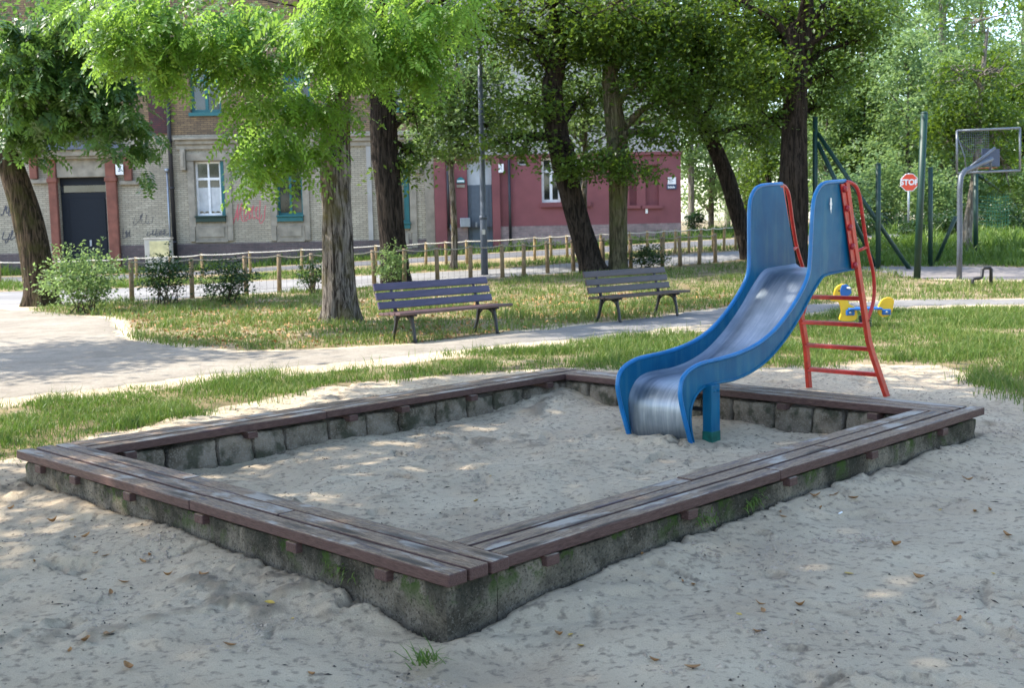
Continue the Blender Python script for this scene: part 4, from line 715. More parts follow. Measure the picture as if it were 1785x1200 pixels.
pf = [(x, 38.6 + .03 * x) for x in [float(fp(a, 440, 38.6)[0]) for a in (-60, 8, 90, 170, 242, 300, 356, 438, 527, 590, 655, 742, 778, 814, 932, 961, 989, 1047, 1098, 1129, 1157, 1178, 1202, 1224, 1245, 1264, 1285)]]
rope_fence('rope_fence', 'low fence of bright yellow poles with white rope across the street side', pf, [.8] * len(pf), .046, M['post'], M['rope'], .03)

# ------------------------------------------------------------------ lamp post, stop sign, ball court
b = gp(845, 480); Yl = float(b[1]); zt = float(fp(842, 48, Yl)[2]); t = thing('street_lamp', 'slim grey street lamp post with a teal lamp head standing before the pink house', 'street lamp', b)
m = MB(); m.smooth = True; m.tube([(0, 0, -.1), (0, 0, 1.7), (0, 0, 1.75), (0, 0, zt * .6), (0, 0, zt - b[2])], [.105, .1, .085, .075, .055], 14); m.cyl((0, 0, 1.62), (0, 0, 1.72), .118); m.build('pole', M['greymetal'], t)
m = MB(); m.tube([(0, 0, zt - b[2] - .1), (0, 0, zt - b[2] + .06), (-.25, 0, zt - b[2] + .1)], .035, 8); m.build('bracket', M['darkpipe'], t)
m = MB(); m.smooth = True; m.ball((-.42, 0, zt - b[2] + .1), (.3, .15, .1)); m.build('lamp_head', M['tealamp'], t)
m = MB(); m.box((0, -.1, 1.25), (.09, .02, .14)); m.build('sticker', M['cream'], t)
Ys = 44.0; c = fp(1585, 318, Ys); zg = float(terrain(c[0], Ys)); t = thing('stop_sign', 'red octagonal stop sign on a thin grey pole beyond the ball court', 'road sign', (c[0], Ys, zg))
h = c[2] - zg; rr = .355; oct_ = lambda r: [(r * math.cos(R(22.5 + 45 * k)), 0, h + r * math.sin(R(22.5 + 45 * k))) for k in range(8)]
m = MB(); m.smooth = True; m.cyl((0, .05, -.2), (0, .05, h + .35), .04); m.build('pole', M['galv'], t)
pl = MB().prism([(x, -.015, z) for x, y, z in oct_(rr)], (0, .03, 0)).build('sign_plate', M['signwhite'], t); MB().prism([(x, -.02, z) for x, y, z in oct_(rr * .92)], (0, .004, 0)).build('red_face', M['signred'], pl)
text_mesh('STOP', .29, .002, M['signwhite'], 'lettering', pl, (0, -.024, h), (R(90), 0, 0), .012)
def court_post(label, q0, q1, wpx, braces=(), extra_up=0):
    b = gp(*q0); Y = float(b[1]); top = fp(*q1, Y); t = thing('court_post', label, 'fence post', b, group='green posts of the ball court'); m = MB(); m.smooth = True; r = wpx * Y / F_PX / 2; m.cyl((0, 0, -.2), tuple(top - b + np.array([0, 0, extra_up])), r, 12); m.ball(tuple(top - b + np.array([0, 0, extra_up])), (r * 1.05, r * 1.05, r * .5)); m.build('post', M['green'], t)
    for a, c, Yc in braces:
        A_ = fp(*a, Y); c_ = gp(*c); m = MB(); m.smooth = True; m.cyl(tuple(A_ - b), tuple(c_ - b - np.array([0, 0, .05])), r * .8, 10); m.build('brace', M['green'], t)
    return t
court_post('green court post left of the rest, held by two long braces', (1421, 466), (1421, 205), 9, [((1425, 232), (1588, 470), 0), ((1425, 248), (1528, 466), 0)])
court_post('plain green court post between the braced post and the stop sign', (1531, 470), (1531, 286), 9)
court_post('tallest green court post, leaning, just right of the stop sign', (1598, 486), (1611, 197), 12)
court_post('green court post right of the tallest one, with one short brace', (1622, 464), (1622, 293), 8, [((1666, 378), (1629, 460), 0)])
t = court_post('green court post right of the basketball pole with a long brace and torn net', (1701, 447), (1701, 300), 8, [((1706, 306), (1800, 372), 0)])
b = np.array(t.location); m = MB()
for k in range(9): m.tube([fp(1722 + 4.5 * k, 338 + 2 * (k % 3), b[1]) - b, fp(1720 + 4.6 * k, 398 - 6 * (k % 2), b[1] + .05) - b], .008, 3, cap=False)
for k in range(9): m.tube([fp(1706, 342 + 6 * k, b[1]) - b, fp(1740, 345 + 6.3 * k, b[1] + .05) - b, fp(1762, 341 + 6 * k, b[1]) - b], .008, 3, cap=False)
m.build('net', plain('green_net', (.02, .14, .075), .6), t)
b = gp(1672, 487); Yb = float(b[1]); f = lambda x, y, dy=0: fp(x, y, Yb + dy) - b
t = thing('basketball_hoop', 'grey basketball stand with bent pole and open framed backboard seen from behind', 'basketball hoop', b)
m = MB(); m.smooth = True; m.tube([(0, 0, -.2), f(1673, 420), f(1673, 330), f(1675, 308), f(1682, 298, .2), f(1710, 285, .6), f(1728, 277, .9)], [.066] * 7, 14); m.build('pole', M['greymetal'], t)
m = MB(); m.smooth = True; m.cyl(f(1690, 292, .3), f(1734, 258, 1.0), .035); m.cyl(f(1728, 277, .9), f(1726, 297, .95), .03); m.build('strut', M['greymetal'], t)
bf = lambda u, v: fp(1668 + u * 110, 228 + v * 74 - 5 * u, Yb + 1.0 + .25 * u) - b
m = MB(); m.smooth = True; m.tube([bf(0, 0), bf(1, 0)], .03, 8); m.tube([bf(0, 1), bf(1, 1)], .03, 8); m.tube([bf(0, 0), bf(0, 1)], .03, 8); m.tube([bf(1, 0), bf(1, 1)], .03, 8); m.tube([bf(0, .1), bf(.12, .6), bf(.15, 1)], .018, 6); m.build('backboard_frame', plain('dull_frame_steel', (.17, .19, .21), .5, .4), t)
m = MB()
for k in range(1, 16): m.tube([bf(k / 30, 0), bf(k / 30, .62)], .0045, 3, cap=False)
for k in range(1, 12): m.tube([bf(0, k / 18), bf(.52, k / 18)], .0045, 3, cap=False)
m.build('backboard_mesh', M['greymetal'], t)
m = MB(); m.add([bf(.4, .45), bf(.68, .47), bf(.68, .88), bf(.4, .86)] + [bf(.4, .45) + (0, .05, 0), bf(.68, .47) + (0, .05, 0), bf(.68, .88) + (0, .05, 0), bf(.4, .86) + (0, .05, 0)], [(0, 1, 2, 3), (4, 7, 6, 5), (0, 4, 5, 1), (1, 5, 6, 2), (2, 6, 7, 3), (3, 7, 4, 0)]); m.build('support_plate', M['navy'], t)
m = MB(); m.smooth = True; hc = bf(.55, .9) + np.array([.05, .35, 0]); m.tube([hc + np.array([.23 * math.cos(a), .23 * math.sin(a), 0]) for a in np.linspace(0, 6.283, 20)], .012, 6); m.cyl(bf(.55, .9), hc - np.array([0, .23, 0]), .015); m.build('rim', M['sandstone'], t)
b = gp(1712, 500); t = thing('steel_hoop_stand', 'small black bent steel hoop standing in the lawn by the ball court', 'bike stand', b); s = float(b[1]) / F_PX
m = MB(); m.smooth = True; m.tube([(-.22, 0, -.05), (-.22, 0, .16), (-.2, 0, .19), (-.05, .0, .2), (-.01, .0, .23), (0, 0, .40), (.03, 0, .43), (.17, 0, .43), (.2, 0, .40), (.2, 0, -.05)], .04, 10); m.build('hoop', M['black'], t)

# ------------------------------------------------------------------ benches
def bench(label, fl, fr_):                     # measured feet: front left, front right
    a = gp(*fl); c = gp(*fr_); d = c - a; ang = math.atan2(d[1], d[0]); mid = (a + c) / 2; L = 1.95; span = float(np.linalg.norm(d[:2]))
    t = thing('park_bench', label, 'bench', (mid[0], mid[1], float(terrain(mid[0], mid[1]))), ang, 'benches along the path')
    return t, span
def bench_parts(t, span, ms, mb_):
    L = span + .62
    for k, (y, z) in enumerate(((-.03, .44), (.10, .435), (.23, .43), (.35, .425))):
        MB().box((0, y, z), (L, .115, .04)).build('seat_slat', M[ms], t, bevel=.006)
    for k in range(3):
        zc = .545 + .135 * k; o = MB().box((0, 0, 0), (L, .035, .11)).build('back_slat', M[mb_], t, bevel=.006); o.location = (0, .40 + .05 * k + .01, zc); o.rotation_euler = (R(-17), 0, 0)
    for sx in (-1, 1):
        x = sx * span / 2; m = MB(); m.smooth = True; tk = .028
        def strap(pts, w): m.tube([(x, y, z) for y, z in pts], [w_ for w_ in w], 4, flat=None)
        strap([(-.06, -.03), (-.03, .06), (-.01, .2), (.03, .33), (.04, .415)], [.022, .018, .018, .024, .03]); strap([(.52, -.03), (.46, .08), (.41, .22), (.38, .34), (.37, .41)], [.022, .02, .018, .024, .03])
        strap([(-.08, .405), (.1, .4), (.25, .395), (.41, .395)], [.014, .018, .018, .016]); strap([(.0, .22), (.05, .33), (.14, .38), (.22, .385), (.3, .37), (.37, .31), (.41, .2)], [.012] * 7)
        strap([(.38, .39), (.43, .55), (.49, .75), (.52, .86)], [.022, .018, .016, .012]); m.build('cast_iron_leg', M['black'], t)
t, sp = bench('slatted bench with skylight-purple back on black iron legs beside the acacia, nearer the sandbox', (721, 598), (864, 582)); bench_parts(t, sp, 'seatp', 'bench')
t, sp = bench('dark brown slatted bench in shade farther right along the path, before two maples', (1078, 563), (1178, 552)); bench_parts(t, sp, 'bench2', 'bench2')

# ------------------------------------------------------------------ sandbox
sb = thing('sandbox', 'large square sandbox with mossy concrete walls and purple brown plank seats', 'sandbox', (BN[0], BN[1], 0), BYAW)
def plank(s0, s1, t0, t1, z=SEAT, th=.058, rs=random.Random(9), along='s'):
    L = (s1 - s0) if along == 's' else (t1 - t0); W_ = (t1 - t0) if along == 's' else (s1 - s0)
    n = max(2, int(L / .12)); m = MB(); o = MB().box((0, 0, 0), (L, W_, th)).build('plank', M['wood'], sb, bevel=.007)
    o.location = ((s0 + s1) / 2, (t0 + t1) / 2, z - th / 2 + rs.uniform(-.004, .003)); o.rotation_euler = (rs.uniform(-.012, .012), rs.uniform(-.0015, .0015), (0 if along == 's' else R(90)) + rs.uniform(-.0018, .0018)); return o
pw, gap = .109, .018; off = [k * (pw + gap) for k in range(3)]
for k in range(3):                             # near left side (runs along t, from the near corner to the left corner); boards end in steps at the near corner
    s0 = off[k]; cuts = [(-.02 + .0 * k, 2.05 + .5 * (k == 2)), (2.056 + .5 * (k == 2), BW + .02 - .02 * k)]
    if k == 1: cuts = [(-.02, 1.4), (1.406, BW)]
    for a, b in cuts: plank(s0, s0 + pw, a, b, along='t')
s_in = off[2] + pw + .006
for k in range(3):                             # near right side
    t0 = off[k]; cut = (2.62, 3.4, 2.1)[k]
    for a, b in ((s_in, cut), (cut + .006, BL - .38 + (.4 if k == 0 else 0))): plank(a, b, t0, t0 + pw)
for k in range(3):                             # far left side
    t0 = BW - off[k] - pw; cut = (2.9, 1.7, 2.3)[k]
    for a, b in ((s_in, cut), (cut + .006, BL - .01)): plank(a, b, t0, t0 + pw)
for k in range(3):                             # far right side
    s0 = BL - off[k] - pw; a0 = pw + .018
    for a, b in ((a0 + .0, 2.3 + .3 * k), (2.306 + .3 * k, BW - .392)): plank(s0, s0 + pw, a, b, along='t')
def bearer(s, t, ds, dt): MB().box((0, 0, 0), (ds, dt, .05)).build('bearer_block', M['wood'], sb, loc=(s, t, SEAT - .058 - .03), bevel=.005)
for q in (.42, 1.1, 1.95, 2.75, 3.45, 3.95): bearer(.19, q, .40, .085)
for q in (.66, 1.75, 2.75, 3.75, 4.8): bearer(q, .19, .085, .40)
for q in (.62, 1.6, 2.55, 3.1, 3.9, 4.9): bearer(q, BW - .19, .085, .40)
for q in (.7, 1.5, 2.4, 3.2): bearer(BL - .19, q, .40, .085)
def rough_wall(s0, s1, t0, t1, z0, z1, name='concrete_wall', mat='conc', seed=0, amp=.012):
    m = MB(); m.smooth = True; nx_, ny_, nz = max(3, int((s1 - s0) / .03)), max(3, int((t1 - t0) / .03)), 12
    def face(fn, a, b):
        A_, B_ = np.meshgrid(np.linspace(0, 1, a + 1), np.linspace(0, 1, b + 1)); p = fn(A_, B_); p = np.stack([np.broadcast_to(np.asarray(x, float), A_.shape).ravel() for x in p], 1); 
        cx, cy, cz = (s0 + s1) / 2, (t0 + t1) / 2, (z0 + z1) / 2; hx, hy, hz = (s1 - s0) / 2, (t1 - t0) / 2, (z1 - z0) / 2; rr = .007 if name == 'concrete_wall' else .03
        q = (p - (cx, cy, cz)); inner = np.clip(q, [-hx + rr, -hy + rr, -hz], [hx - rr, hy - rr, hz - rr]); d = q - inner; l = np.linalg.norm(d, axis=1)[:, None]; dn = np.where(l > 1e-9, d / np.maximum(l, 1e-9), 0); q = inner + dn * rr
        u = q[:, 0] + q[:, 1]; nz_ = vnoise(u * 5 + seed, q[:, 2] * 9 + q[:, 0] * 3, seed=50) + .6 * vnoise(u * 14, q[:, 2] * 22 + q[:, 1] * 4, seed=51) + .4 * vnoise(u * 40, q[:, 2] * 45, seed=52); q = q + dn * (amp * nz_)[:, None] + (cx, cy, cz)
        i = np.arange(b)[:, None] * (a + 1) + np.arange(a)[None]; m.add(q, [np.stack([i, i + 1, i + a + 2, i + a + 1], -1).reshape(-1, 4)])
    lx = lambda u: s0 + (s1 - s0) * u; ly = lambda u: t0 + (t1 - t0) * u; lz = lambda u: z0 + (z1 - z0) * u
    face(lambda u, v: (lx(u), t0, lz(v)), nx_, nz); face(lambda u, v: (lx(1 - u), t1, lz(v)), nx_, nz); face(lambda u, v: (s0, ly(1 - u), lz(v)), ny_, nz); face(lambda u, v: (s1, ly(u), lz(v)), ny_, nz); face(lambda u, v: (lx(u), ly(v), z1), nx_, ny_)
    return m.build(name, M[mat], sb)
zw = SEAT - .075
rough_wall(.03, .33, .03, BW - .05, -.25, zw, seed=1); rough_wall(.335, BL - .05, .03, .30, -.25, zw - .004, seed=2)
rs = random.Random(4)
def block_row(along, a, b, c0, c1):
    x = a
    while x < b - .05:
        L = min(rs.uniform(.27, .42), b - x); e = rs.uniform(-.012, .012)
        if along == 's': rough_wall(x, x + L - .014, c0 + e, c1, -.2, zw - rs.uniform(0, .02), 'wall_block', 'block', seed=x * 7, amp=.016)
        else: rough_wall(c0, c1 + e, x, x + L - .014, -.2, zw - rs.uniform(0, .02), 'wall_block', 'block', seed=x * 7, amp=.016)
        x += L
block_row('s', .34, BL - .36, BW - .32, BW - .05); block_row('t', .31, BW - .05, BL - .33, BL - .05)

# ------------------------------------------------------------------ slide
SA = R(45.4); SO = Vector((1.16, 9.05, 0)); st_ = thing('slide', 'blue metal slide with polished steel chute and red ladder standing over the sandbox edge', 'slide', SO, SA)
upo = [(-.003, -.06), (-.06, .09), (-.111, .22), (-.152, .36), (-.155, .44), (-.128, .508), (-.06, .556), (.03, .585), (.146, .603), (.36, .612), (.56, .626), (.78, .655), (.985, .705), (1.18, .785), (1.39, .914), (1.585, 1.072), (1.69, 1.195), (1.722, 1.30), (1.735, 1.558), (1.745, 1.772), (1.775, 1.89), (1.845, 1.968), (1.92, 2.0), (2.02, 2.013), (2.3, 2.026)]
loo = [(2.53, 1.238), (2.25, 1.222), (2.0, 1.203), (1.905, 1.165), (1.739, 1.03), (1.576, .879), (1.376, .723), (1.181, .603), (.99, .517), (.769, .458), (.554, .43), (.346, .43), (.19, .424), (.09, .395), (.02, .345), (-.025, .264), (-.03, .149), (-.005, .04), (.03, -.06)]
def smooth_line(p, n=4):
    p = np.array(p, float); o = []; q = np.vstack([2 * p[0] - p[1], p, 2 * p[-1] - p[-2]])
    for i in range(1, len(q) - 2):
        for k in range(n):
            f_ = k / n; a, b, c, d = q[i - 1:i + 3]; o.append(.5 * (2 * b + (c - a) * f_ + (2 * a - 5 * b + 4 * c - d) * f_ ** 2 + (3 * b - a - 3 * c + d) * f_ ** 3))
    o.append(p[-1]); return np.array(o)
U, Lo = smooth_line(upo), smooth_line(loo); HWs = .305
def hw(s, z): return HWs + .02 * np.clip((z - 1.25) / .75, 0, 1)
for sg in (-1, 1):
    m = MB(); nU, nL = len(U), len(Lo); Lr = Lo[::-1]
    # ruled surface between the upper and lower outline, by arc length
    def rs_(p, n): d = np.concatenate([[0], np.cumsum(np.linalg.norm(np.diff(p, axis=0), axis=1))]); t = np.linspace(0, d[-1], n); return np.stack([np.interp(t, d, p[:, k]) for k in (0, 1)], 1)
    iu = np.argmin(np.abs(U[:, 0] - 1.69) + np.abs(U[:, 1] - 1.195)); il = np.argmin(np.abs(Lr[:, 0] - 1.95) + np.abs(Lr[:, 1] - 1.19))
    ua = np.vstack([rs_(U[:iu + 1], 60), rs_(U[iu:], 30)[1:]]); la = np.vstack([rs_(Lr[:il + 1], 60), rs_(Lr[il:], 30)[1:]])
    V = []; nv = 6
    for k in range(nv + 1):
        q = la + (ua - la) * k / nv; hv = np.array([hw(*x) for x in q]); V.append(np.stack([q[:, 0], sg * hv, q[:, 1]], 1))
    V = np.array(V); n_ = V.shape[1]; i = np.arange(nv)[:, None] * n_ + np.arange(n_ - 1)[None]; f_ = np.stack([i, i + 1, i + n_ + 1, i + n_], -1).reshape(-1, 4); m.smooth = True
    m.add(V.reshape(-1, 3), [f_]); m.add(V.reshape(-1, 3) + np.array([0, -sg * .008, 0]), [f_[:, ::-1]])
    o = m.build('side_panel', M['blue'], st_)
    m = MB(); m.smooth = True; m.tube([(s_, sg * hw(s_, z_), z_) for s_, z_ in U], .0185, 10); m.build('rolled_rim', M['rim'], st_)
    m = MB(); m.smooth = True; m.tube([(s_, sg * (hw(s_, z_) + .004), z_ - .004) for s_, z_ in Lo], .011, 8); m.build('lower_edge', M['blue'], st_)
    # ladder
    v1, v0 = sg * .335, sg * .425; T_ = [(2.292, v1, 2.02), (2.43, v1, 1.53), (2.60, v1, 1.0), (2.74, v1, .56), (2.79, v1 * 1.03, .44), (3.0, v0, -.08)]
    m = MB(); m.tube(T_, .034, 4, flat=.55, up=(1, 0, 0)); m.build('ladder_rail', M['litred'], st_, bevel=.006)
    m = MB(); m.add([(2.185, sg * .345, 2.0), (2.258, sg * .345, 2.0), (2.483, sg * .345, 1.24), (2.41, sg * .345, 1.24), (2.185, sg * .333, 2.0), (2.258, sg * .333, 2.0), (2.483, sg * .333, 1.24), (2.41, sg * .333, 1.24)], [(0, 1, 2, 3), (7, 6, 5, 4), (0, 4, 5, 1), (1, 5, 6, 2), (2, 6, 7, 3), (3, 7, 4, 0)]); pl = m.build('fixing_strip', M['red'], st_)
    for k in range(5):
        f2 = .06 + k * .225; m = MB(); m.smooth = True; m.ball((2.225 + .225 * f2, sg * .352, 2.0 - .76 * f2), (.03, .024, .03), 12, 8); m.build('bolt', M['bolt'], pl)
    H_ = smooth_line([(2.285, v1, 2.018), (2.36, v1 * 1.02, 2.012), (2.44, v1 * 1.04, 1.975), (2.495, v1 * 1.05, 1.89), (2.555, v1 * 1.05, 1.68), (2.64, v1 * 1.05, 1.43), (2.765, v1 * 1.05, 1.19), (2.80, v1 * 1.05, 1.0), (2.775, v1 * 1.03, .86), (2.69, v1, .73)]) if False else None
    hp_ = np.array([(2.285, 2.018), (2.36, 2.012), (2.44, 1.975), (2.495, 1.89), (2.555, 1.68), (2.64, 1.43), (2.765, 1.19), (2.80, 1.0), (2.775, .86), (2.69, .73)]); hs = smooth_line(hp_)
    m = MB(); m.smooth = True; m.tube([(a, v1 + sg * .03 * math.sin(math.pi * k / len(hs)), c) for k, (a, c) in enumerate(hs)], .0175, 10); m.build('hand_rail', M['red'], st_)
    m = MB(); m.smooth = True; m.cyl((2.475, v1, 1.39), (2.64, v1 + sg * .03, 1.43), .015); m.build('rail_connector', M['red'], st_)
bed = smooth_line([(.02, -.06), (-.02, .05), (-.035, .15), (-.03, .27), (.02, .355), (.09, .41), (.19, .44), (.346, .448), (.554, .45), (.769, .478), (.99, .538), (1.181, .625), (1.376, .745), (1.576, .9), (1.739, 1.05), (1.88, 1.165), (1.97, 1.21), (2.1, 1.225), (2.5, 1.243)]); m = MB(); m.smooth = True; nw = 12
V = []
for s_, z_ in bed:
    for k in range(nw + 1):
        x = -1 + 2 * k / nw; V.append((s_, x * (HWs - .012), z_ + .035 * max(0, abs(x) - .8) ** 2 / .04))
V = np.array(V); i = np.arange(len(bed) - 1)[:, None] * (nw + 1) + np.arange(nw)[None]; f_ = np.stack([i, i + nw + 1, i + nw + 2, i + 1], -1).reshape(-1, 4); m.add(V, [f_]); m.add(V - np.array([0, 0, .004]), [f_[:, ::-1]]); m.build('steel_chute', M['steel'], st_)
for z_ in (.965, .712, .48, .23):
    s_ = float(np.interp(-z_, [-2.02, -1.0, -.56, -.44, .08], [2.285, 2.60, 2.74, 2.79, 3.0])); v_ = float(np.interp(-z_, [-2, -.5, .08], [.335, .337, .425])); m = MB(); m.smooth = True; m.box((s_, 0, z_), (.06, 2 * v_ - .02, .022)); m.box((s_ - .027, 0, z_ - .012), (.006, 2 * v_ - .02, .03)); m.smooth = False; m.build('rung', M['red'], st_, bevel=.004)
for sg in (-1, 1):
    m = MB(); m.box((.215, sg * .33, .2), (.11, .09, .46)); o = m.build('support_post', M['blue'], st_, bevel=.006); MB().box((.215, sg * .33, .0), (.116, .096, .13)).build('green_foot', M['footgreen'], o, bevel=.005)
    m = MB(); m.smooth = True
    for dx in (-.025, .03): m.ball((.215 + dx, sg * .375, .385), (.014, .012, .014), 10, 6)
    m.build('bolt', M['blue'], o)
MB().box((.2, 0, .23), (.03, .58, .03)).build('cross_bar', M['black'], st_)
m = MB(); pts = [(0, .06), (.012, .055), (.014, .03), (.022, .01), (.012, -.005), (.018, -.025), (.008, -.03), (.004, -.065), (-.004, -.035), (-.012, -.03), (-.01, 0), (-.02, .012), (-.012, .03), (-.01, .055)]
m.prism([(2.03 + a, -.334, 1.81 + b * 1.15) for a, b in pts], (0, -.0015, 0)); m.build('white_scuff', M['signwhite'], st_)

# ------------------------------------------------------------------ spring rider
b = gp(1508, 574); Yd = float(b[1]); dk = thing('spring_rider', 'yellow and blue duck shaped spring rider on the lawn behind the slide', 'spring rider', b)
d_ = lambda x, y: tuple((fp(x, y, Yd) - b)[[0, 2]])
def board(name, q, mat, y0, th, parent=dk):
    p = smooth_line([d_(*a) for a in q + [q[0]]], 3)[:-1]; return MB().prism([(x, y0, z) for x, z in p], (0, th, 0)).build(name, M[mat], parent, bevel=.006)
hd = board('duck_front', [(1446, 522), (1452, 516), (1455, 505), (1461, 498), (1470, 495), (1478, 498), (1482, 506), (1481, 514), (1477, 521), (1480, 530), (1490, 536), (1494, 545), (1492, 557), (1480, 560), (1463, 558), (1466, 545), (1464, 533), (1460, 526), (1450, 525)], 'yellow', -.02, .045)
board('blue_cap', [(1467, 497), (1475, 496), (1482, 503), (1483, 512), (1476, 516), (1466, 516), (1464, 506)], 'duckblue', -.03, .065, hd)
e = d_(1462, 507); m = MB(); m.smooth = True; m.ball((e[0], -.022, e[1]), (.014, .006, .014), 10, 6); m.build('eye', M['black'], hd)
e = d_(1476, 502); m = MB(); m.smooth = True; m.cyl((e[0], -.2, e[1]), (e[0], .2, e[1]), .017); m.build('hand_grip', M['galv'], hd)
tl = board('duck_tail', [(1531, 533), (1536, 524), (1544, 519), (1553, 519), (1558, 524), (1557, 533), (1555, 543), (1549, 550), (1540, 553), (1533, 550), (1530, 543)], 'yellow', -.02, .045)
a, c = d_(1477, 538), d_(1534, 544); m = MB(); m.box(((a[0] + c[0]) / 2, 0, a[1] - .005), (c[0] - a[0], .26, .03)); m.build('seat', M['duckblue'], dk, bevel=.008)
for q in ((1481, 545), (1544, 544)):
    e = d_(*q); m = MB(); m.box((e[0], 0, e[1]), (.13, .11, .085)); br = m.build('seat_bracket', M['duckblue'], dk, bevel=.012); m = MB(); m.smooth = True; m.ball((e[0], -.058, e[1]), (.02, .01, .02), 10, 6); m.build('bolt', M['galv'], br)
e = d_(1508, 548); m = MB(); m.smooth = True; n = 90; m.tube([(e[0] + .085 * math.cos(k * .42), .085 * math.sin(k * .42), e[1] - .02 - (e[1] - .0) * k / n) for k in range(n)], .014, 7); m.build('spring', M['black'], dk)
# ------------------------------------------------------------------ grass and litter
def grass(name, label, poly, n, hmin, hmax, width, mat, seed, ref=10.0, clump=.6, keep=None, tone=(0, 1)):
    rs = np.random.RandomState(seed); Pq = np.array(poly); x0, x1 = max(Pq[:, 0].min(), -30), min(Pq[:, 0].max(), 30); y0, y1 = Pq[:, 1].min(), Pq[:, 1].max(); X = []; Y = []; got = 0
    for _ in range(40):
        x = rs.uniform(x0, x1, 200000); y = rs.uniform(y0, y1, 200000); ok = (np.abs(x) < .46 * y + 1.2) & (rs.uniform(size=len(x)) < (y0 / y) ** 1.3); x, y = x[ok], y[ok]
        wx = x + rs.normal(0, .13, len(x)) + .34 * vnoise(x * 1.7, y * 1.7, seed=60) + .1 * vnoise(x * 6, y * 6, seed=61); wy = y + rs.normal(0, .13, len(x)) + .42 * vnoise(x * 1.7, y * 1.7, seed=62) + .12 * vnoise(x * 6, y * 6, seed=63)
        d = .5 + .5 * vnoise(x * 1.9, y * 1.9, seed=64) * clump + .35 * vnoise(x * 5, y * 5, seed=65) * clump; ok = inpoly(wx, wy, poly) & (rs.uniform(size=len(x)) < d + .15)
        if keep is not None: ok &= keep(x, y, rs)
        X.append(x[ok]); Y.append(y[ok]); got += ok.sum()
        if got > n: break
    x = np.concatenate(X)[:n]; y = np.concatenate(Y)[:n]; n = len(x); z = ground_z(x, y) - .005
    tall = np.clip(.55 + .5 * vnoise(x * 1.3, y * 1.3, seed=66) + .3 * vnoise(x * 4.3, y * 4.3, seed=67), .12, 1.2); h = (hmin + (hmax - hmin) * tall) * rs.uniform(.55, 1.25, n)
    az = rs.uniform(0, 6.283, n); lean = rs.uniform(.1, .85, n) * h; wd = width * rs.uniform(.7, 1.3, n) * np.sqrt(np.maximum(1, y / ref)); dx, dy = np.cos(az), np.sin(az); a2 = rs.uniform(0, 6.283, n); sx, sy = np.cos(a2) * wd / 2, np.sin(a2) * wd / 2
    o = np.zeros(n); B = np.stack([x, y, z], 1); S = np.stack([sx, sy, o], 1); m1 = B + np.stack([dx * lean * .3, dy * lean * .3, h * .55], 1); tip = B + np.stack([dx * lean, dy * lean, h * (1 - .25 * (lean / h) ** 2)], 1)
    V = np.stack([B - S, B + S, m1 + S * .75, m1 - S * .75, tip], 1).reshape(-1, 3); i = np.arange(n)[:, None] * 5
    v = np.clip(tone[0] + (tone[1] - tone[0]) * (rs.uniform(0, .75, n) + .35 * (.5 + .5 * vnoise(x * .8, y * .8, seed=68))), 0, 1)
    m = MB(); m.add(V, [i + np.array([[0, 1, 2, 3]]), i + np.array([[3, 2, 4]])], np.repeat(v, 5)); return tag(m.build(name, M[mat], att='var'), label, 'grass', kind='stuff')
grass('grass', 'lush green grass strip between the sandbox and the path', P_GA, 76000, .02, .145, .0075, 'grass', 70, 9, 1.1)
grass('dry_grass', 'dry seed stalks among the green strip beside the path', P_GA, 13000, .05, .22, .005, 'dry', 71, 9)
grass('grass', 'dry yellow green lawn around the acacia and the benches', P_GB, 20000, .03, .2, .014, 'dry', 72, 16, 1.2)
grass('grass', 'green tufts in the lawn around the acacia and the benches', P_GB, 30000, .03, .19, .012, 'grass', 73, 16, 1.5)
grass('grass', 'green verge between the footpath and the street', P_GC, 12000, .05, .25, .02, 'grass', 74, 34)
grass('grass', 'weeds along the foot of the house walls', P_GD, 5000, .1, .5, .04, 'grass', 75, 46)
grass('grass', 'rough lawn under the trees beyond the ball court', P_GE, 14000, .05, .25, .025, 'grass', 76, 30)
P_GF = [(9.5, 46), (17, 43.5), (11, 38), (13, 33), (40, 30), (45, 64), (9.5, 62)]
grass('grass', 'tall rough grass at the edge of the wood', P_GF, 26000, .15, .55, .05, 'grass', 77, 46)
b = gp(742, 1148); t = thing('grass_tuft', 'small green grass tuft growing in the sand at the near sandbox corner', 'grass tuft', b); rs = np.random.RandomState(8); m = MB()
for k in range(70):
    a = rs.uniform(0, 6.28); L = rs.uniform(.04, .17); u = rs.uniform(.35, 1.0); bx, by = rs.normal(0, .03, 2); P0 = np.array([bx, by, -.015]); d = np.array([math.cos(a) * u, math.sin(a) * u, (1 - u * .75) * 1.1]); P1 = P0 + d * L * .55; P2 = P0 + d * L + np.array([0, 0, -.25 * L * u]); P2[2] = max(P2[2], .008); w_ = np.array([-math.sin(a), math.cos(a), 0]) * .0028
    m.add([P0 - w_, P0 + w_, P1 + w_, P1 - w_, P2], [(0, 1, 2, 3), (3, 2, 4)], [rs.uniform(.2, 1)] * 5)
m.build('blades', M['grass'], t, att='var')
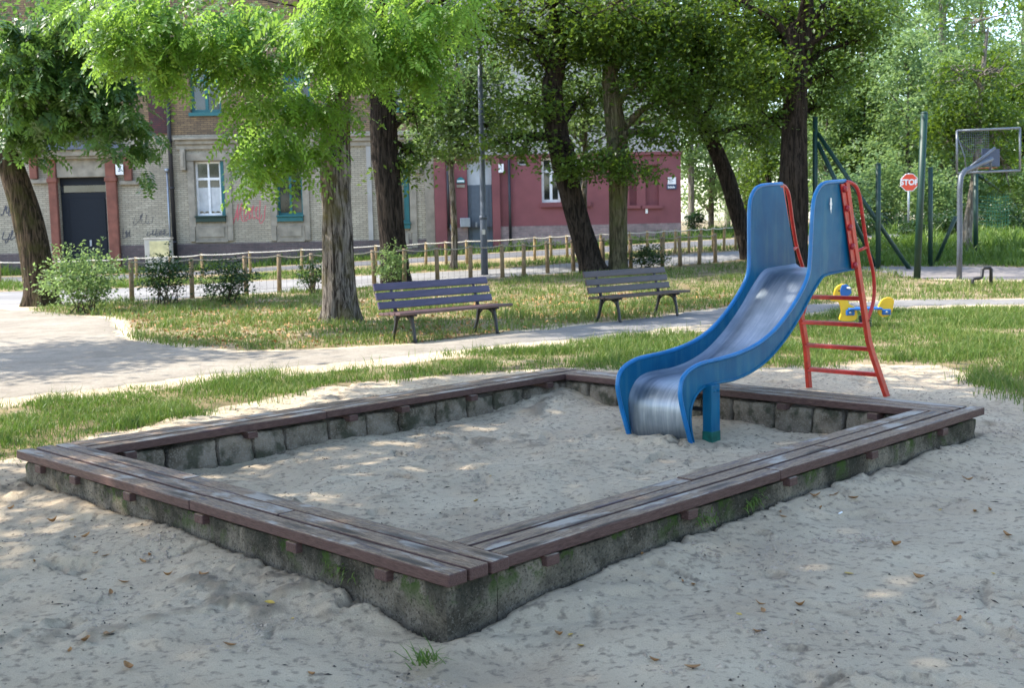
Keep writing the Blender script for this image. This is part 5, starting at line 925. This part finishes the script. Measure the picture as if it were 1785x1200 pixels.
def wall_tuft(label, s, tt, seed, ax):
    p = BN + BU * s + BV * tt; rs = np.random.RandomState(seed); t = thing('grass_tuft', label, 'grass tuft', (p[0], p[1], .12), 0, None); m = MB()
    for k in range(46):
        a = math.atan2(ax[1], ax[0]) + rs.normal(0, .9); L = rs.uniform(.03, .09); P0 = np.array([BU[0], BU[1], 0]) * rs.normal(0, .05) * abs(ax @ BV) + np.array([BV[0], BV[1], 0]) * rs.normal(0, .05) * abs(ax @ BU) + np.array([0, 0, rs.uniform(-.03, .03)]); d = np.array([math.cos(a) * .6, math.sin(a) * .6, rs.uniform(-.5, .6)]); P1 = P0 + d * L * .5; P2 = P0 + d * L + np.array([0, 0, -L * .35]); w_ = np.array([-math.sin(a), math.cos(a), .2]) * .003
        m.add([P0 - w_, P0 + w_, P1 + w_, P1 - w_, P2], [(0, 1, 2, 3), (3, 2, 4)], [rs.uniform(.3, 1)] * 5)
    m.build('blades', M['grass'], t, att='var')
wall_tuft('grass sprouting under the right plank seat near the middle of the wall', 2.35, .02, 3, -BV)
wall_tuft('grass sprouting from the right wall nearer the sandbox corner', 1.9, .02, 4, -BV)
wall_tuft('small green sprout on the left concrete wall near the sandbox corner', .02, .75, 5, -BU)
# fallen leaves lying one by one on the sand
def leaf_mesh(name, mat, L, W_, curl, seed):
    rs = np.random.RandomState(seed); m = MB(); m.smooth = True; n = 7; V = []
    for k in range(n):
        t = k / (n - 1); w_ = W_ * math.sin(math.pi * (t * .92 + .04)) ** .8; zc = curl * L * (4 * (t - .5) ** 2) * .5
        for q in (-1, 0, 1): V.append((L * (t - .5), w_ * q + .08 * L * math.sin(t * 3 + seed), .004 + zc + abs(q) * w_ * (.35 + curl)))
    i = np.arange(n - 1)[:, None] * 3 + np.arange(2)[None]; m.add(V, [np.stack([i, i + 3, i + 4, i + 1], -1).reshape(-1, 4)]); return m.build(name, mat)
protos = [leaf_mesh('fallen_leaf', M['deadleaf'], .062, .013, .5, 1), leaf_mesh('fallen_leaf', M['deadleaf'], .05, .011, .9, 2), leaf_mesh('fallen_leaf', M['yleaf'], .04, .012, .3, 3), leaf_mesh('fallen_leaf', M['deadleaf'], .07, .009, .7, 4)]
LP = [(110, 917, 2), (20, 898, 1), (93, 918, 1), (125, 915, 2), (168, 972, 3), (185, 975, 0), (150, 947, 1), (132, 946, 0), (260, 975, 1), (250, 983, 3), (358, 1010, 3), (292, 1005, 1), (352, 1012, 0), (470, 1060, 2), (510, 1080, 2), (148, 1010, 1), (215, 1013, 1), (192, 1032, 0), (192, 1112, 0), (151, 1127, 0), (121, 1142, 1), (545, 1175, 0), (225, 1170, 1), (112, 865, 2), (1420, 885, 3), (1455, 880, 3), (1488, 878, 0), (1430, 898, 1), (1360, 910, 3), (1365, 916, 0), (1686, 792, 2), (1680, 835, 0), (1690, 840, 1), (1700, 896, 0), (1725, 895, 0), (1640, 890, 2), (1190, 1018, 1), (1208, 1020, 0), (1325, 1055, 3), (1330, 1066, 0), (1288, 1076, 2), (1395, 1055, 1), (1320, 1105, 1), (1730, 1008, 2), (1672, 1080, 1), (1140, 1147, 0), (1207, 1168, 0), (995, 1098, 2), (975, 1095, 1), (1012, 1116, 2), (855, 830, 2), (830, 865, 2), (645, 790, 2), (1120, 985, 1), (1560, 960, 1), (1755, 940, 0), (1600, 1010, 1), (1480, 1000, 2), (60, 985, 1), (400, 1130, 0)]
rg = random.Random(12)
for k, (px, py, pi) in enumerate(LP):
    o = protos[pi] if k in (1, 3, 4) and False else protos[pi].copy()
    COL.objects.link(o); q = gp(px, py); z = float(ground_z(q[0], q[1])); o.location = (q[0], q[1], z + .001); o.rotation_euler = (rg.uniform(-.25, .25), rg.uniform(-.25, .25), rg.uniform(0, 6.28)); s = rg.uniform(.45, 1.3); o.scale = (s, s * rg.uniform(.7, 1.3), s * rg.uniform(.3, 1.1))
    tag(o, 'yellow fallen leaf lying on the bare sand' if pi == 2 else ('thin curled brown leaf lying on the bare sand' if pi == 3 else ('tightly curled brown leaf lying on the bare sand' if pi == 1 else 'flat brown fallen leaf lying on the bare sand')), 'leaf', 'fallen leaves on the sand')
for o in protos: bpy.data.objects.remove(o)
q = gp(1465, 898); m = MB(); m.smooth = True; m.cyl((-.018, 0, .006), (.018, 0, .008), .0055, 8); o = m.build('cigarette_butt', M['signwhite'], None, (q[0], q[1], float(ground_z(q[0], q[1]))), .8); tag(o, 'tiny white cigarette butt on the sand right of the sandbox', 'litter')
rs = np.random.RandomState(21); n = 9000; x = rs.uniform(-6, 8, n); y = 2.4 + 11 * rs.uniform(0, 1, n) ** 1.5; ok = (~inpoly(x, y, P_GA)) & (vnoise(x * 1.5, y * 1.5, seed=70) + rs.uniform(-.6, .6, n) > -.15); s_, t_ = box_sv(x, y); ok &= ~(((s_ > -.05) & (s_ < .4) | (s_ > BL - .4) & (s_ < BL + .05) | (t_ > -.05) & (t_ < .4) | (t_ > BW - .4) & (t_ < BW + .05)) & (s_ > -.05) & (s_ < BL + .05) & (t_ > -.05) & (t_ < BW + .05)); x, y = x[ok], y[ok]; n = len(x); z = ground_z(x, y) + .002
a = rs.uniform(0, 6.28, n); L = rs.uniform(.003, .012, n) * np.where(rs.uniform(size=n) < .10, 3.2, 1); W_ = rs.uniform(.002, .0055, n); d = np.stack([np.cos(a), np.sin(a), rs.uniform(-.15, .15, n)], 1); sd = np.stack([-np.sin(a), np.cos(a), 0 * a], 1); C = np.stack([x, y, z], 1); u = np.array([0, 0, 1.])
V = np.stack([C - d * L[:, None], C + sd * W_[:, None], C + d * L[:, None], C - sd * W_[:, None], C + u * (W_[:, None] * 1.4)], 1).reshape(-1, 3); i = np.arange(n)[:, None] * 5; m = MB(); m.add(V, [i + np.array([[k, (k + 1) % 4, 4]]) for k in range(4)]); tag(m.build('bark_crumbs', M['speck']), 'dark bark crumbs and twigs scattered over the sand', 'debris', kind='stuff')
rs = np.random.RandomState(33); LX = []; LY = []; LS = []
for k in range(300):
    cx, cy = rs.uniform(-4.8, 6.8), 2.6 + 10 * rs.uniform() ** 1.3; c_ = rs.randint(14, 60); a = rs.uniform(0, 3.14); ex, ey = rs.uniform(.05, .2), rs.uniform(.02, .07); p, q = rs.normal(0, ex, c_), rs.normal(0, ey, c_); LX.append(cx + p * math.cos(a) - q * math.sin(a)); LY.append(cy + p * math.sin(a) + q * math.cos(a)); LS.append(rs.uniform(.003, .011, c_) * rs.uniform(.7, 1.3))
x, y, L = np.concatenate(LX), np.concatenate(LY), np.concatenate(LS); s_, t_ = box_sv(x, y); ok = ~inpoly(x, y, P_GA) & ~(((s_ < .42) | (s_ > BL - .42) | (t_ < .42) | (t_ > BW - .42)) & (s_ > -.06) & (s_ < BL + .06) & (t_ > -.06) & (t_ < BW + .06)); x, y, L = x[ok], y[ok], L[ok]; n = len(x); C = np.stack([x, y, ground_z(x, y)], 1)
oc = np.array([(1, 0, 0), (.3, .95, .1), (-.8, .6, 0), (-.8, -.6, 0), (.3, -.95, .1), (.1, .1, .85), (0, 0, -.5)]); V = (C[:, None] + oc[None] * (1 + .35 * rs.normal(size=(n, 7, 1))) * L[:, None, None] * np.array([1.15, 1.15, .9])).reshape(-1, 3); i = np.arange(n)[:, None] * 7; m = MB(); m.smooth = False
m.add(V, [i + np.array([[k, (k + 1) % 5, 5]]) for k in range(5)] + [i + np.array([[(k + 1) % 5, k, 6]]) for k in range(5)]); tag(m.build('sand_crumbs', plain('damp_sand_crumb', (.36, .29, .215), .95, 0, .3, 20)), 'loose crumbs of damp sand kicked up in scuffs', 'debris', kind='stuff')
rs = np.random.RandomState(22); n = 6000; x = rs.uniform(-9, 5, n); y = rs.uniform(14, 27, n); ok = inpoly(x, y, P_GB) ; x, y = x[ok], y[ok]; C = np.stack([x, y, ground_z(x, y) + .03], 1); m = MB(); leaf_quads(m, C, .085, rs, .1, .5); tag(m.build('dry_leaf_litter', M['deadleaf'], att='var'), 'dry brown leaf litter in the lawn around the acacia', 'leaves', kind='stuff')
